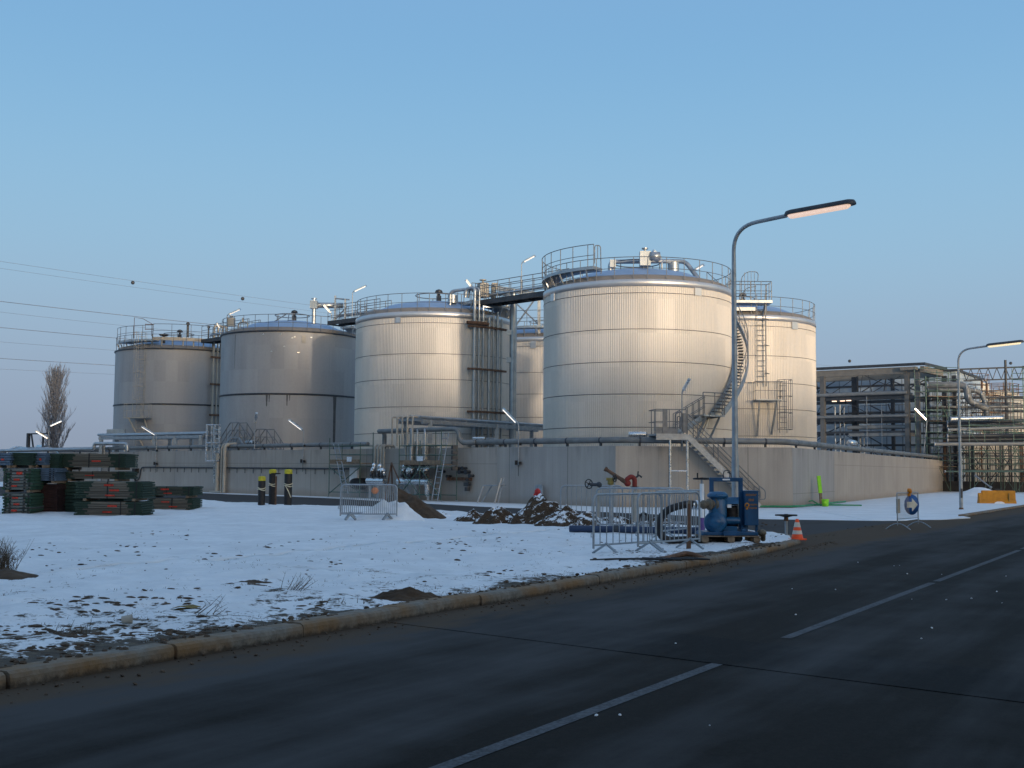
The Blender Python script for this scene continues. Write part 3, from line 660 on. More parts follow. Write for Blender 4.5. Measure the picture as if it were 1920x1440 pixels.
for z in (7.6, 9.3, 10.9): m.tube([pol(RT, 9, z), pol(5.5, 10.5, z - .05), pol(5.5, 7, z + .04)], .02, 5)
m.build('ladder', M['rail'], TB)
m = MB(); c = pol(5.55, 9, 5.95); m.box(c, (1.6, .95, .06)); m.beam(c + Vector((-.55, -.2, 0)), pol(RT + .1, 3, 3.8), .09); m.beam(c + Vector((.5, -.2, 0)), pol(RT + .1, 13, 3.9), .09); sg = m.build('half_way_stage', M['galv'], TB)
m = MB(); q = [c + Vector(v) for v in ((-.8, .3, 0), (-.8, -.45, 0), (.8, -.45, 0), (.8, .2, 0))]; rail(m, q, 1.1, .5, .02, (.5,)); m.build('railing', M['rail'], sg)
m = MB(); pa, pz = pol(5.3, 21, 4.0), pol(5.3, 21, 7.2); ladder(m, pa, pz, (1, .3, 0), .5, .022); cage(m, pa + Vector((0, 0, .2)), pz, (.93, .36, 0), (.36, -.93, 0), .8, .016); m.build('caged_ladder', M['rail'], TB)
# ------------------------------------------------------------------ bridges between the tank tops
def bridge(a, b, label, w=1.0, col=None):
    a, b = Vector(a), Vector(b); t = thing('footbridge', label, 'footbridge', a, 0, 'footbridges between the tank tops'); d = b - a; L = d.length; ax = d.normalized(); s = Vector((-ax.y, ax.x, 0)) * w / 2
    m = MB(); m.beam((0, 0, -.04), d + Vector((0, 0, -.04)), w, .06)
    for q in (s, -s): m.beam(q + Vector((0, 0, -.12)), q + d + Vector((0, 0, -.12)), .08, .30)
    k = int(L / 1.2)
    for i in range(k + 1): c = ax * (L * i / k); m.beam(c + s + Vector((0, 0, -.2)), c - s + Vector((0, 0, -.2)), .07, .1)
    m.build('deck', M['dark'], t)
    for q in (s, -s): g = MB(); rail(g, [q, q + d], 1.1, 1.0, .024, (.34, .67)); g.build('railing', M['rail'], t)
    g = MB(); g.tube([s * .6 + Vector((0, 0, .45)), s * .6 + d + Vector((0, 0, .45))], .08, 8); g.build('pipe', M['pipe'], t)
    return t, s, d
br, s, d = bridge((-1.9, 72.2, 12.0), (3.6, 66.5, 12.0), 'high footbridge from the middle ribbed tank across to the tank with the winding stair', 1.1)
m = MB(); m.bar((.1, -.7, -12), (.1, -.7, -.3), .075, 10); m.build('drop_pipe', M['silver'], br)
m = MB(); m.bar((1.95, -.2, -12), (1.95, -.2, -.2), .22, 12); m.bar((1.95, -.2, -.2), (1.95, -.2, .75), .17, 12); m.beam((1.95, -.2, -.35), (.1, -.7, -.35), .12)
for z in (-9.3, -7.2, -3.6, -1.9): m.box((1.7, -.25, z), (.3, .3, .3))
m.build('support_column', M['pipe'], br)
br, s, d = bridge((-12.7, 82.7, 12.0), (-8.6, 78.9, 12.0), 'footbridge from the grey streaked tank to the middle ribbed tank', 1.0)
m = MB(); m.beam((.1, 0, -.1), (.1, 0, 1.9), .12); m.beam((.9, -.6, -.1), (.9, -.6, 1.6), .12); m.beam((.1, 0, 1.7), (1.2, -.8, 1.5), .1); m.beam((.1, 0, .2), (1.0, -.6, 1.0), .07); m.build('pipe_frame', M['galv'], br)
bridge((-24.9, 95.2, 12.0), (-19.9, 90.0, 12.0), 'short footbridge between the two dull grey smooth tanks', 1.0)
bridge((9.3, 67.4, 12.0), (12.2, 71.6, 12.0), 'footbridge behind the head of the winding stair', 1.0)
# ------------------------------------------------------------------ tube lights on the tank tops
def top_light(px, py0, py1, Y, dpx, dpy, label, L=1.15, glow='lit'):
    top = atY(px, py1, Y); base = Vector((top.x, top.y, atY(px, py0, Y).z)); e = atY(px + dpx, py1 + dpy, Y - .25); return strip_light(base, top, e - top, label, (e - top).length, 'dim' if glow == 'lit' else glow)
top_light(426, 640, 590, 83.5, 22, -10, 'tube light on a tall pole above the breather box of the streaked grey tank')
top_light(661, 596, 547, 80.5, 23, -11, 'tube light on a pole where the bridge meets the middle ribbed tank')
top_light(978, 555, 492, 69.2, 22, -12, 'tube light on a tall pole halfway along the high footbridge')
top_light(414, 634, 618, 92.3, -6, -11, 'small tilted tube light at the end of the short bridge between the grey tanks', glow='lit')
top_light(622, 604, 588, 82.4, -13, -14, 'bright tilted tube light beside the valve box on the streaked grey tank')
top_light(889, 552, 545, 72.6, -13, -18, 'tilted tube light above the riser pipes of the ribbed tank')
top_light(1240, 490, 481, 63.4, -12, -10, 'tilted tube light over the vent pipe on the stair-wrapped tank')
top_light(1300, 512, 506, 61.8, 16, -9, 'low tube light by the roof rail above the winding stair')
# ------------------------------------------------------------------ concrete wall round the tanks
def concrete(name, seed, seam, base=(.365, .328, .288), tint=(.335, .318, .302), fine=.5, hseam=None):
    t = NT(name); p = t.obj(); x, y, z = t.sep(p)
    c = t.N('ShaderNodeCombineXYZ'); t.L(t.math('FLOOR', t.math('DIVIDE', t.math('ADD', x, seed), seam)), c.inputs[0]); c.inputs[1].default_value = seed
    wn_ = t.N('ShaderNodeTexWhiteNoise'); t.L(c.outputs[0], wn_.inputs['Vector'])
    big = t.noise(p, .5, 4, .6, (1, 1, .6)); board = t.noise(p, 3.2, 3, .6, (1, 1, .03)); drip = t.noise(p, 1.5, 5, .65, (1, 1, .12)); f = t.noise(p, 16, 5, .7)
    col = t.mix(wn_.outputs[0], base, tint)
    v = t.math('ADD', t.math('MULTIPLY', big, .45), t.math('ADD', t.math('MULTIPLY', board, .35), t.math('MULTIPLY', f, .2)))
    col = t.mix(1.0, col, t.ramp(v, [(.34, .80), (.66, 1.14)]), 'MULTIPLY')
    # rain streaks that start under the crest, damp foot
    zt = t.N('ShaderNodeMapRange'); t.L(z, zt.inputs['Value']); zt.inputs['From Min'].default_value = 1.2; zt.inputs['From Max'].default_value = 2.8; zt.inputs['To Min'].default_value = -.22; zt.inputs['To Max'].default_value = .05
    col = t.mix(t.ramp(t.math('ADD', drip, zt.outputs[0]), [(.55, 0.0), (.70, .45)]), col, (.15, .145, .14))
    zf = t.N('ShaderNodeMapRange'); t.L(z, zf.inputs['Value']); zf.inputs['From Min'].default_value = .05; zf.inputs['From Max'].default_value = .75; zf.inputs['To Min'].default_value = .22; zf.inputs['To Max'].default_value = -.15
    col = t.mix(t.ramp(t.math('ADD', t.math('ADD', t.math('MULTIPLY', big, .5), t.math('MULTIPLY', f, .3)), zf.outputs[0]), [(.45, 0.0), (.62, .38)]), col, (.19, .145, .105))
    # shutter joints
    def line(coord, pitch, off, w, s):
        q = t.math('ABSOLUTE', t.math('SUBTRACT', t.math('FRACT', t.math('DIVIDE', t.math('ADD', coord, off), pitch)), .5))
        return t.math('MULTIPLY', t.math('LESS_THAN', q, w / pitch / 2), s)
    l = t.math('MAXIMUM', line(x, seam, seed + seam / 2, .035, .75), line(x, fine, seed, .018, .22))
    for hz in (hseam or ()): l = t.math('MAXIMUM', l, t.math('MULTIPLY', t.math('LESS_THAN', t.math('ABSOLUTE', t.math('SUBTRACT', z, hz)), .014), .45))
    col = t.mix(l, col, (.10, .095, .09))
    t.bump(t.math('ADD', t.math('MULTIPLY', f, .4), t.math('MULTIPLY', board, .6)), .25, .012)
    return t.set(col, .85, 0, .3)
WL1 = atZ(395, 922.5); W1 = atZ(1154, 949.5); W2 = atZ(1487, 951.0); W3 = atZ(1769, 921.5)
dl = (WL1 - W1).normalized(); W0 = W1 + dl * 62; WZ, WT = 2.8, .35
wall = thing('concrete_wall', 'long pale grey concrete wall around the foot of the tanks', 'wall', (W1.x, W1.y, 0))
def wall_seg(a, b, m_, label=None, z0=-.1):
    d = (b - a); L = d.length; rz = math.atan2(d.y, d.x); m = MB()
    m.box((L / 2, WT / 2, (WZ + z0) / 2), (L, WT, WZ - z0)); o = m.build('wall_segment', m_, wall, label, .012); o.location = a - Vector((W1.x, W1.y, 0)); o.location.z = 0; o.rotation_euler = (0, 0, rz); return o
WA = W1 - (W1 - W0).normalized() * 7.9                          # where the paler bay begins
wall_seg(W0, WA, concrete('concrete_left', .7, 5.5, fine=1.1, hseam=(1.95,)))
wall_seg(WA, W1, concrete('concrete_mid', 3.1, 4.0, (.325, .315, .305), (.34, .325, .305), 1.27))
wall_seg(W1, W2, concrete('concrete_front', 1.3, 3.8, (.345, .305, .267), (.36, .325, .287), .95))
WB = W2 + (W3 - W2).normalized() * 9.5
wall_seg(W2, WB, concrete('concrete_corner', .2, 9.4, (.325, .313, .30), (.315, .307, .298), .62, (.62,)))
wall_seg(WB, W3, concrete('concrete_right', 5.3, 14.0, (.36, .322, .283), (.365, .328, .288), .62, (2.05,)))
W4 = W3 + Vector((-12, 10, 0)); wall_seg(W3, W4, concrete('concrete_back', 2.2, 5.0))
def onw(px, py, off=0.0, seg=1):
    # a point on the wall line, off metres in front of it
    p, q = {0: (W0, W1), 1: (W1, W2), 2: (W2, W3)}[seg]; d = (q - p).normalized(); nrm = Vector((d.y, -d.x, 0))
    if nrm.y > 0: nrm = -nrm
    a, b = p + nrm * off, q + nrm * off; return onp(px, py, a, b)
LX = (W1 - W0).normalized(); FX = (W2 - W1).normalized(); RX = (W3 - W2).normalized()
def nrm(d): n = Vector((d.y, -d.x, 0)); return n if n.y < 0 else -n
LN, FN, RN = nrm(LX), nrm(FX), nrm(RX)
# ------------------------------------------------------------------ pipe along the crest of the wall
PZ = 3.08
def crest(p, d, n, off=-.18, z=PZ): return Vector((p.x, p.y, 0)) - n * (-off) * 1 + Vector((0, 0, z))
pl = thing('pipeline', 'thick insulated pipe lying along the crest of the wall left of the scaffolds', 'pipe', (W0.x, W0.y, 0), 0, 'insulated pipes on the wall crest'); org = Vector((W0.x, W0.y, 0))
ea = onw(690, 834, -.2, 0); m = MB(); a = W0 - LN * .2 + Vector((0, 0, PZ)); e = Vector((ea.x, ea.y, PZ)); m.bar(a - org, e - org, .125, 12)
m.build('pipe', M['pipe2'], pl); m = MB(); k = 14
for i in range(k): c = a.lerp(e, (i + .5) / k) - org; m.box(c + Vector((0, 0, -.2)), (.1, .1, .2), math.atan2(LX.y, LX.x)); m.lathe([(.135, -.05), (.145, 0), (.135, .05)], 12, c, LX)
m.build('support', M['dark'], pl)
pl = thing('pipeline', 'thick insulated pipe on the wall crest running right round the corner to the far end', 'pipe', (W1.x, W1.y, 0), 0, 'insulated pipes on the wall crest'); org = Vector((W1.x, W1.y, 0))
b0 = onw(868, 832, -.2, 0); b0.z = PZ; pts = [b0, W1 - LN * .2 + Vector((0, 0, PZ)), W2 - FN * .25 + Vector((-.2, .1, PZ)), W3 - RN * .22 + Vector((0, 0, PZ))]; pts[1].z = pts[2].z = pts[3].z = PZ
m = MB(); m.tube([p - org for p in bend(pts, 1.0)], .145, 12); m.build('pipe', M['pipe2'], pl); m = MB()
for p, q, k in ((pts[0], pts[1], 5), (pts[1], pts[2], 4), (pts[2], pts[3], 14)):
    dd = (q - p).normalized()
    for i in range(k): c = p.lerp(q, (i + .5) / k) - org; m.box(c + Vector((0, 0, -.2)), (.1, .1, .2), math.atan2(dd.y, dd.x)); m.lathe([(.15, -.05), (.162, 0), (.15, .05)], 12, c, dd)
m.build('support', M['dark'], pl)
# silencers: short bright drums on the crest
def drum(px, py, Y, ax, L, r, label):
    c = atY(px, py, Y); ax = Vector(ax).normalized(); t = thing('insulated_drum', label, 'drum', c, 0, 'bright insulated drums along the wall')
    m = MB(); m.lathe([(.001, -L / 2), (r * .9, -L / 2), (r, -L / 2 + .04), (r, L / 2 - .04), (r * .9, L / 2), (.001, L / 2)], 20, (0, 0, 0), ax); m.build('shell', M['silver'], t)
    m = MB(); m.lathe([(.001, L / 2 + .005), (r * .8, L / 2 + .005), (r * .8, L / 2 + .03), (.001, L / 2 + .03)], 16, (0, 0, 0), ax); m.build('end_plate', M['black'], t)
    m = MB(); m.tube(bend([ax * (L / 2 + .02), ax * (L / 2 + .6), ax * (L / 2 + .62) + Vector((0, 0, -.35))], .1), .035, 6)
    for s in (-.3, .3): m.box(ax * L * s + Vector((0, 0, -r - .04)), (.1, .25, .12))
    m.build('stub_pipe', M['galv'], t); return t
drum(1195, 815, 56.2, (1, .02, 0), .85, .16, 'bright drum on the crest left of the stair platform')
drum(468, 830, 79.5, (.75, -.66, 0), 1.0, .16, 'bright drum near the small stairs below the streaked grey tank')
drum(898, 822, 64.5, (.9, -.4, 0), .75, .08, 'thin bright drum on the crest just right of the ladder scaffold')
drum(1598, 831, 71.5, (.46, .89, 0), 1.5, .2, 'bright drum on the wall crest in front of the pipe rack')
# ------------------------------------------------------------------ cable run along the left wall, lamp brackets, boxes
ct = thing('cable_conduit', 'dark conduit clipped along the wall behind the black bollards', 'cable', (W0.x, W0.y, 0)); org = Vector((W0.x, W0.y, 0))
a = onw(264, 876.5, .07, 0); b = onw(655, 878, .07, 0); z = (a.z + b.z) / 2; a.z = b.z = z
m = MB(); m.tube([p - org for p in bend([a - LX * .9 + Vector((0, 0, -1.05)), a - LX * .15 + Vector((0, 0, -.9)), a, b], .5)], .045, 8)
for i in range(26): c = a.lerp(b, (i + .5) / 26) - org; m.bar(c, c + Vector((0, 0, -.34)), .022, 5)
m.build('conduit', M['dark'], ct); m = MB(); c = onw(254, 883, .15, 0) - org; m.box(c, (.5, .3, .32), math.atan2(LX.y, LX.x)); m.box(c + Vector((0, 0, .17)), (.56, .36, .04), math.atan2(LX.y, LX.x))
for s in (-.15, 0, .15): m.tube(bend([c + LX * s + Vector((0, 0, -.16)), c + LX * s + Vector((0, 0, -.6)), c + Vector((0, 0, -.75))], .12), .03, 5)
m.build('junction_box', M['black'], ct)
def wall_lamp(px, py0, py1, seg, dpx, dpy, label, L=1.25, lit=True, box=True):
    b = onw(px, py0, .12, seg); h = onw(px, py1, .12, seg); h = Vector((b.x, b.y, h.z)); e = onw(px + dpx, py1 + dpy, .35, seg)
    t = strip_light(b, h, e - h, label, (e - h).length * .98, 'lit', 'tube lights around the tanks', .035, lit)
    if box:
        d = {0: LX, 1: FX, 2: RX}[seg]; m = MB()
        m.box((d * .12) + Vector((0, 0, .10)), (.14, .12, .14)); m.box((-d * .14) + Vector((0, 0, .12)), (.16, .14, .22)); m.box((d * .13) + Vector((0, 0, 1.05)), (.13, .1, .14)); m.bar((0, -.03, 0), (0, -.03, -.55), .012, 5); m.build('switch_box', M['black'], t)
    return t
wall_lamp(972, 872, 795, 0, -26, -27, 'lit tube light slanting from a wall pole in the gap between two ribbed tanks')
wall_lamp(568, 868, 807, 0, -24, -19, 'lit tube light sloping on a pole in front of the streaked grey tank')
wall_lamp(292, 872, 816, 0, -24, -16, 'lit tube light sloping in front of the grey tank with the face ladder')
wall_lamp(1279, 845, 735, 1, 12, -22, 'unlit blue-grey tube light standing above the stair platform', lit=False, box=False)
wall_lamp(477, 842, 794, 0, 4, -18, 'slim unlit lamp fitting seen end on before the streaked grey tank', lit=False, box=False)
# caged ladder and down pipes left of the streaked tank
def W(px, py, off, seg=0): return onw(px, py, off, seg)
b = W(402, 920, .25); t = thing('ladder_post', 'tall pale caged ladder with down pipes standing against the wall', 'ladder', (b.x, b.y, 0)); org = Vector((b.x, b.y, 0))
m = MB(); p = W(404, 920, .2) - org; p.z = .6; q = p.copy(); q.z = 4.5; ladder(m, p, q, LX, .5, .045); cage(m, p + Vector((0, 0, 1.5)), q, LX, LN, .8, .035, 2); m.build('caged_ladder', M['silver'], t)
m = MB(); p = W(407, 920, .2) - org; m.bar((p.x, p.y, 0), (p.x, p.y, 2.6), .16, 10)
for px, r in ((414, .07), (420, .12)): p = W(px, 920, .22) - org; m.tube(bend([(p.x, p.y, 0), (p.x, p.y, 3.2), (p.x - LN.x * .8, p.y - LN.y * .8, 3.25)], .3), r, 10)
m.box((.3, -.2, .05), (1.4, .5, .1), math.atan2(LX.y, LX.x)); m.build('down_pipe', M['beige'], t)
# little steel stairs over the pipes below the streaked tank
def small_stairs(px, py, off, label):
    c = W(px, py, off); t = thing('access_steps', label, 'steps', (c.x, c.y, 2.75), math.atan2(LX.y, LX.x), 'small steel steps over the pipes'); m = MB()
    for k in range(5): m.box((-1.5 + .22 * k, 0, .15 + .18 * k), (.24, .6, .03)); m.box((1.5 - .22 * k, 0, .15 + .18 * k), (.24, .6, .03))
    m.box((0, 0, .98), (1.1, .65, .06))
    for s in (-.3, .3): m.beam((-1.7, s, 0), (-.55, s, .98), .04, .14); m.beam((1.7, s, 0), (.55, s, .98), .04, .14)
    m.build('treads', M['galv'], t)
    for s in (-.3, .3): m = MB(); rail(m, [(-1.7, s, 0), (-.55, s, .98), (.55, s, .98), (1.7, s, 0)], 1.0, .9, .03, (.5,)); m.build('railing', M['rail'], t)
    return t
small_stairs(446, 838, -1.6, 'small steel steps beside the caged ladder post'); small_stairs(497, 838, -1.0, 'lower steel steps right of the bright drum, before the streaked tank').location.z = 2.2
# ------------------------------------------------------------------ stairs over the wall at the front
c = onw(1272, 840, .6, 1); px0 = Vector((c.x, c.y, 0)); sx = FX; sn = FN
t = thing('wall_stairs', 'galvanised stairs climbing from the ground to a platform over the wall', 'stairs', px0)
def L(px, py, off): p = onw(px, py, off, 1) - px0; return p
pl0, pl1 = L(1230, 815, .9), L(1289, 815, .9); zt = 3.32; zb = .02
m = MB(); A_ = Vector((pl0.x, pl0.y, zt)); B_ = Vector((pl1.x, pl1.y, zt)); wv = -sn * 1.5
mid = (A_ + B_) / 2 + wv * .5; Lp = (B_ - A_).length; rzf = math.atan2(FX.y, FX.x)
m.box(mid, (Lp, 1.6, .08), rzf); m.box(mid + Vector((0, 0, -.12)) + sn * .76, (Lp, .06, .24), rzf); m.box(mid + Vector((0, 0, -.12)) - sn * .76, (Lp, .06, .24), rzf); m.build('platform', M['galv'], t)
bot = L(1424, 950, .9); bot.z = zb; bot = Vector((bot.x, bot.y, zb)); top = B_ + Vector((0, 0, 0))
n = 18; m = MB()
for i in range(1, n): p = bot.lerp(top, i / n) - sn * .38; m.box(p, (.27, .74, .035), rzf)
stx = m.build('treads', M['galv'], t); m = MB()
for o in (0, -.78): q = -sn * (-o); m.beam(bot + q * 1 + Vector((0, 0, .02)), top + q + Vector((0, 0, -.06)), .06, .26)
m.build('stringer', M['galv'], t)
for o in (0.0, .78):
    q = -sn * o; m = MB(); h = .98
    rail(m, [bot + q, top + q], h, 1.35, .024, (.52,))
    e = bot + q + Vector((0, 0, h)); m.tube(bend([e, e + sx * .28 + Vector((0, 0, -.22)), e + sx * .28 + Vector((0, 0, -.62)), e + sx * .02 + Vector((0, 0, -.62))], .1), .024, 6); m.build('handrail', M['rail'], t)
m = MB(); rail(m, [B_ + Vector((-.05, 0, .04)), A_ + Vector((0, 0, .04)), A_ + wv + Vector((0, 0, .04)), B_ + wv * 1 - sx * .7 + Vector((0, 0, .04))], 1.12, .8, .024, (.5,)); m.box(A_ + Vector((.42, 0, .6)), (.22, .03, 1.1), rzf); m.box(A_ + sx * .5 + Vector((0, 0, .17)), (1.0, .03, .26), rzf); m.build('railing', M['rail'], t)
m = MB()
for px in (1256.5, 1289): p = L(px, 900, .85); m.bar((p.x, p.y, -.05), (p.x, p.y, zt - .05), .055, 8)
a, b = L(1256.5, 900, .85), L(1289, 900, .85); m.bar((a.x, a.y, 1.66), (b.x, b.y, 1.66), .035, 8); m.build('leg', M['silver'], t)
m = MB(); c0 = B_ + wv * .9 - sx * .3; q = atY(1322, 782, 58.6) - px0; q.z = 4.4; k = 7
for i in range(1, k): p = c0.lerp(q, i / k); m.box(p, (.26, .85, .03), rzf - .25)
side = Vector((.1, .42, 0))
for s in (1, -1): m.beam(c0 + side * s, q + side * s, .05, .22)
m.beam(q + Vector((.2, 0, -.1)), (q.x - .6, q.y - .3, 2.4), .08); fl = m.build('upper_flight', M['galv'], t)
m = MB()
for s in (1, -1): rail(m, [c0 + side * s, q + side * s], 1.0, .8, .022, (.5,))
m.build('handrail', M['rail'], fl)
m = MB(); p = B_ - sx * .55 + Vector((0, 0, .04)); m.tube(bend([p, p + Vector((0, 0, 1.0)), p + sx * .3 + Vector((0, 0, 1.0)), p + sx * .3 + Vector((0, 0, .1))], .12), .03, 6); m.tube(bend([p + Vector((.08, 0, .1)), p + Vector((.08, 0, .8)), p + sx * .22 + Vector((0, 0, .8)), p + sx * .22 + Vector((0, 0, .2))], .1), .025, 6); m.box(p + sx * .42 + Vector((0, 0, .5)), (.16, .1, .9), rzf); m.build('gate', M['rail'], t)
# ------------------------------------------------------------------ pipe bridges behind the wall
def pipe_bridge(pa, pb, z, label, cols, pipes=5, w=1.7, loops=False):
    pa, pb = Vector((pa[0], pa[1], 0)), Vector((pb[0], pb[1], 0)); t = thing('pipe_bridge', label, 'pipe bridge', pa, 0, 'pipe bridges behind the wall'); d = pb - pa; ax = d.normalized(); s = Vector((-ax.y, ax.x, 0)); m = MB()
    for q in (w / 2, -w / 2): m.beam(s * q + Vector((0, 0, z - .3)), d + s * q + Vector((0, 0, z - .3)), .16, .22)
    k = int(d.length / 2)
    for i in range(k + 1): c = ax * (d.length * i / k); m.beam(c + s * w / 2 + Vector((0, 0, z - .2)), c - s * w / 2 + Vector((0, 0, z - .2)), .12, .12)
    m.build('frame', M['galv'], t); m = MB()
    for f in cols:
        for q in (w / 2, -w / 2): c = d * f + s * q; m.beam((c.x, c.y, 0), (c.x, c.y, z - .2), .24, .24)
    m.build('column', M['galv'], t); m = MB()
    for i in range(pipes):
        o = s * (w / 2 - .15 - (w - .3) * i / max(1, pipes - 1)); r = (.09, .06, .11, .05, .08)[i % 5]
        m.bar(o + Vector((0, 0, z - .13 + r)), d + o + Vector((0, 0, z - .13 + r)), r, 8)
    m.build('pipe_run', M['pipe'], t); return t, d, ax, s
t, d, ax, s = pipe_bridge((-5.6, 64.6), (2.4, 76.5), 4.55, 'pipe bridge leading back between the two big ribbed tanks', (.05, .5, .95))
m = MB()
for i in range(5): o = ax * -.12 + s * (.8 - .36 * i); m.tube(bend([o + Vector((0, 0, 4.5)), o - ax * .45 + Vector((0, 0, 4.5)), o - ax * .45 + Vector((0, 0, 2.9))], .16), .05 + .015 * (i % 2), 7)
m.build('drop_pipe', M['beige'], t)
t, d, ax, s = pipe_bridge((-31.5, 91.5), (-21.5, 84.0), 4.15, 'low pipe bridge in front of the grey tank with the face ladder', (.02, .55, .75, .98), 4, 1.4)
m = MB()
for i in range(4): m.box(ax * (.3 + .55 * i) + Vector((0, 0, 4.35)), (.4, .3, .4))
m.bar(ax * -1.2 + Vector((0, 0, 4.15)), ax * .5 + Vector((0, 0, 4.15)), .1, 8); m.tube(bend([ax * 0 + Vector((0, -.6, 2.6)), ax * 0 + Vector((0, -.6, 3.4)), ax * 2.6 + Vector((0, -.6, 3.4)), ax * 2.6 + Vector((0, -.6, 2.6))], .2), .08, 7); m.build('valve_box', M['pipe'], t)
# ------------------------------------------------------------------ goosenecks, manifolds and scaffolds in front of the wall
def wl(px, py, off, org): return W(px, py, off) - org
o = W(775, 835, 0); og = Vector((o.x, o.y, 0)); t = thing('overhead_pipe', 'large pipe lifted over the wall on bent legs above the valve manifolds', 'pipe', og)
a, b = wl(708, 815, .35, og), wl(845, 812.5, .35, og); z = 3.78; zz = Vector((0, 0, z)); a = Vector((a.x, a.y, z)); b = Vector((b.x, b.y, z))
m = MB(); m.tube(bend([a + Vector((0, 0, -1.0)) - LN * .5, a - LN * .5, a, b + LX * .6, b + LX * .75 + Vector((0, 0, -.75)), b + LX * 1.5 + Vector((0, 0, -.7)) - LN * .4], .35), .125, 12); m.build('pipe', M['pipe2'], t)
m = MB()
for px, r in ((772, .11), (783, .06), (797, .07)): p = wl(px, 820, .55, og); m.tube(bend([Vector((p.x, p.y, z)) - LN * .3 - LX * .45, Vector((p.x, p.y, z)), Vector((p.x, p.y, 1.0))], .3), r, 9)
m.build('drop_pipe', M['pipe'], t)
def gooseneck(pxs, py, zlow, label, r=.062):
    o = W(pxs[0], py, .3); og = Vector((o.x, o.y, 0)); t = thing('gooseneck_pipes', label, 'pipes', og, 0, 'bent pipes hooked over the wall')
    for px in pxs: p = wl(px, py, .42, og); p.z = 0; m = MB(); m.tube(bend([p + Vector((0, 0, zlow)), p + Vector((0, 0, 2.98)), p - LN * .75 + Vector((0, 0, 2.98)), p - LN * .75 + Vector((0, 0, 2.3))], .2), r, 8); m.build('bent_pipe', M['beige'], t)
    return t
gooseneck((703, 709, 715, 720), 842, 1.2, 'row of four thin bent pipes left of the twin valve group')
gooseneck((760.5, 766.5, 775.5, 781.5, 787.5, 793.5, 800), 842, 1.05, 'row of seven bent pipes in front of the ladder scaffold')
def manifold(px0, px1, py, valves, label):
    a0, b0 = W(px0, py, 1.0), W(px1, py, 1.0); og = Vector((a0.x, a0.y, 0)); t = thing('valve_manifold', label, 'manifold', og, 0, 'foil wrapped valve manifolds at the foot of the wall')
    z = .98; a = Vector((0, 0, z)); b = Vector((b0.x - og.x, b0.y - og.y, z)); m = MB(); m.bar(a, b, .19, 14); m.build('header', M['silver'], t)
    for (px, pt, s) in valves:
        p = W(px, pt, 1.0); x = Vector((p.x - og.x, p.y - og.y, 0)); h = p.z - z
        m = MB(); m.bar(x + Vector((0, 0, z + .15)), x + Vector((0, 0, z + .45)), .06, 8); m.box(x + Vector((.02, -.02, z + .5)), (.26, .26, .16), .3); m.cyl(x + Vector((-.13, -.1, z + .3)), .09, .12, 10, (1, -.3, .2)); m.box(x + Vector((.12, .1, z + .36)), (.1, .1, .34), .2); sp = m.build('valve', M['dark'], t)
        m = MB(); rng = random.Random(int(px)); n = 5
        for i in range(n): q = x + Vector((rng.uniform(-.04, .04) + .02 * i * s, rng.uniform(-.04, .04), z + .55 + (h - .55) * i / n)); m.ball(q, rng.uniform(.10, .16) * s, 8, rng.uniform(.9, 1.4))
        m.build('foil_wrap', M['foil'], t)
    m = MB()
    for f in (.1, .55, .95): q = b * f + a * (1 - f); m.beam((q.x, q.y, 0), (q.x, q.y, z - .15), .12)
    m.build('leg', M['galv'], t); return t
manifold(690, 722, 906, ((699, 870, 1.0), (711, 872, 1.05), (718, 888, 1.1)), 'shorter valve manifold with two foil-wrapped valve heads')
mf = manifold(747, 806, 909, ((757, 868, 1.05), (768, 872, 1.2), (772, 874, 1.1), (787, 873, 1.1), (798, 873, 1.1)), 'longer valve manifold with four foil-wrapped valve heads and hanging foil')
m = MB(); p = W(800, 905, 1.05) - mf.location; m.tube([p + Vector((0, 0, 0)), p + Vector((.03, 0, -.3)), p + Vector((0, 0, -.6)), p + Vector((.05, 0, -.8))], [.16, .13, .11, .02], 8); m.build('hanging_foil', M['foil'], mf)
def tubes(m, L, r=.027):
    for a, b in L: m.bar(a, b, r, 6)
def scaffold(px0, px1, depth, h, deck, label, off=.35, ladder_px=None, brace=True, extra=()):
    a0, b0 = W(px0, 930, off), W(px1, 930, off); og = Vector((a0.x, a0.y, 0)); t = thing('scaffold', label, 'scaffold', og, 0, 'scaffolds against the wall'); d = Vector((b0.x - og.x, b0.y - og.y, 0)); L = d.length; o = LN * depth
    up = lambda p, z: Vector((p.x, p.y, z)); m = MB(); k = max(1, round(L / 2.2)); P = [d * (i / k) + q for i in range(k + 1) for q in (Vector(), o)]
    tubes(m, [(up(p, 0), up(p, h + .3 * ((i * 7) % 3 - .6))) for i, p in enumerate(P)])
    for z in (.3, deck - .15, deck + .5, deck + 1.0): tubes(m, [(up(q, z), up(d + q, z)) for q in (Vector(), o)])
    for z in (deck - .15, deck + 1.0): tubes(m, [(up(d * (i / k), z), up(d * (i / k) + o, z)) for i in range(k + 1)])
    if brace: tubes(m, [(up(d * (i / k) + o, .2), up(d * ((i + 1) / k) + o, deck - .2)) if i % 2 == 0 else (up(d * ((i + 1) / k) + o, .2), up(d * (i / k) + o, deck - .2)) for i in range(k)]); tubes(m, [(up(o, deck - .2), up(d * (1 / k) + o, .3))], .022)
    m.build('tube_frame', M['green_tube'], t)
    m = MB(); c = d / 2 + o / 2; rz = math.atan2(d.y, d.x); m.box(up(c, deck), (L, depth, .05), rz); m.box(up(c + o / 2, deck + .12), (L * .96, .03, .2), rz); m.build('deck', M['wood'], t)
    m = MB()
    for i, p in enumerate(P): m.box(up(p, .02), (.15, .15, .04)); 
    m.build('base_plate', M['galv'], t)
    if ladder_px: p, q = W(*ladder_px[0]) - og, W(*ladder_px[1]) - og; m = MB(); ladder(m, p, q, LX, .45, .028); m.build('ladder', M['galv'], t)
    return t, og, d, o
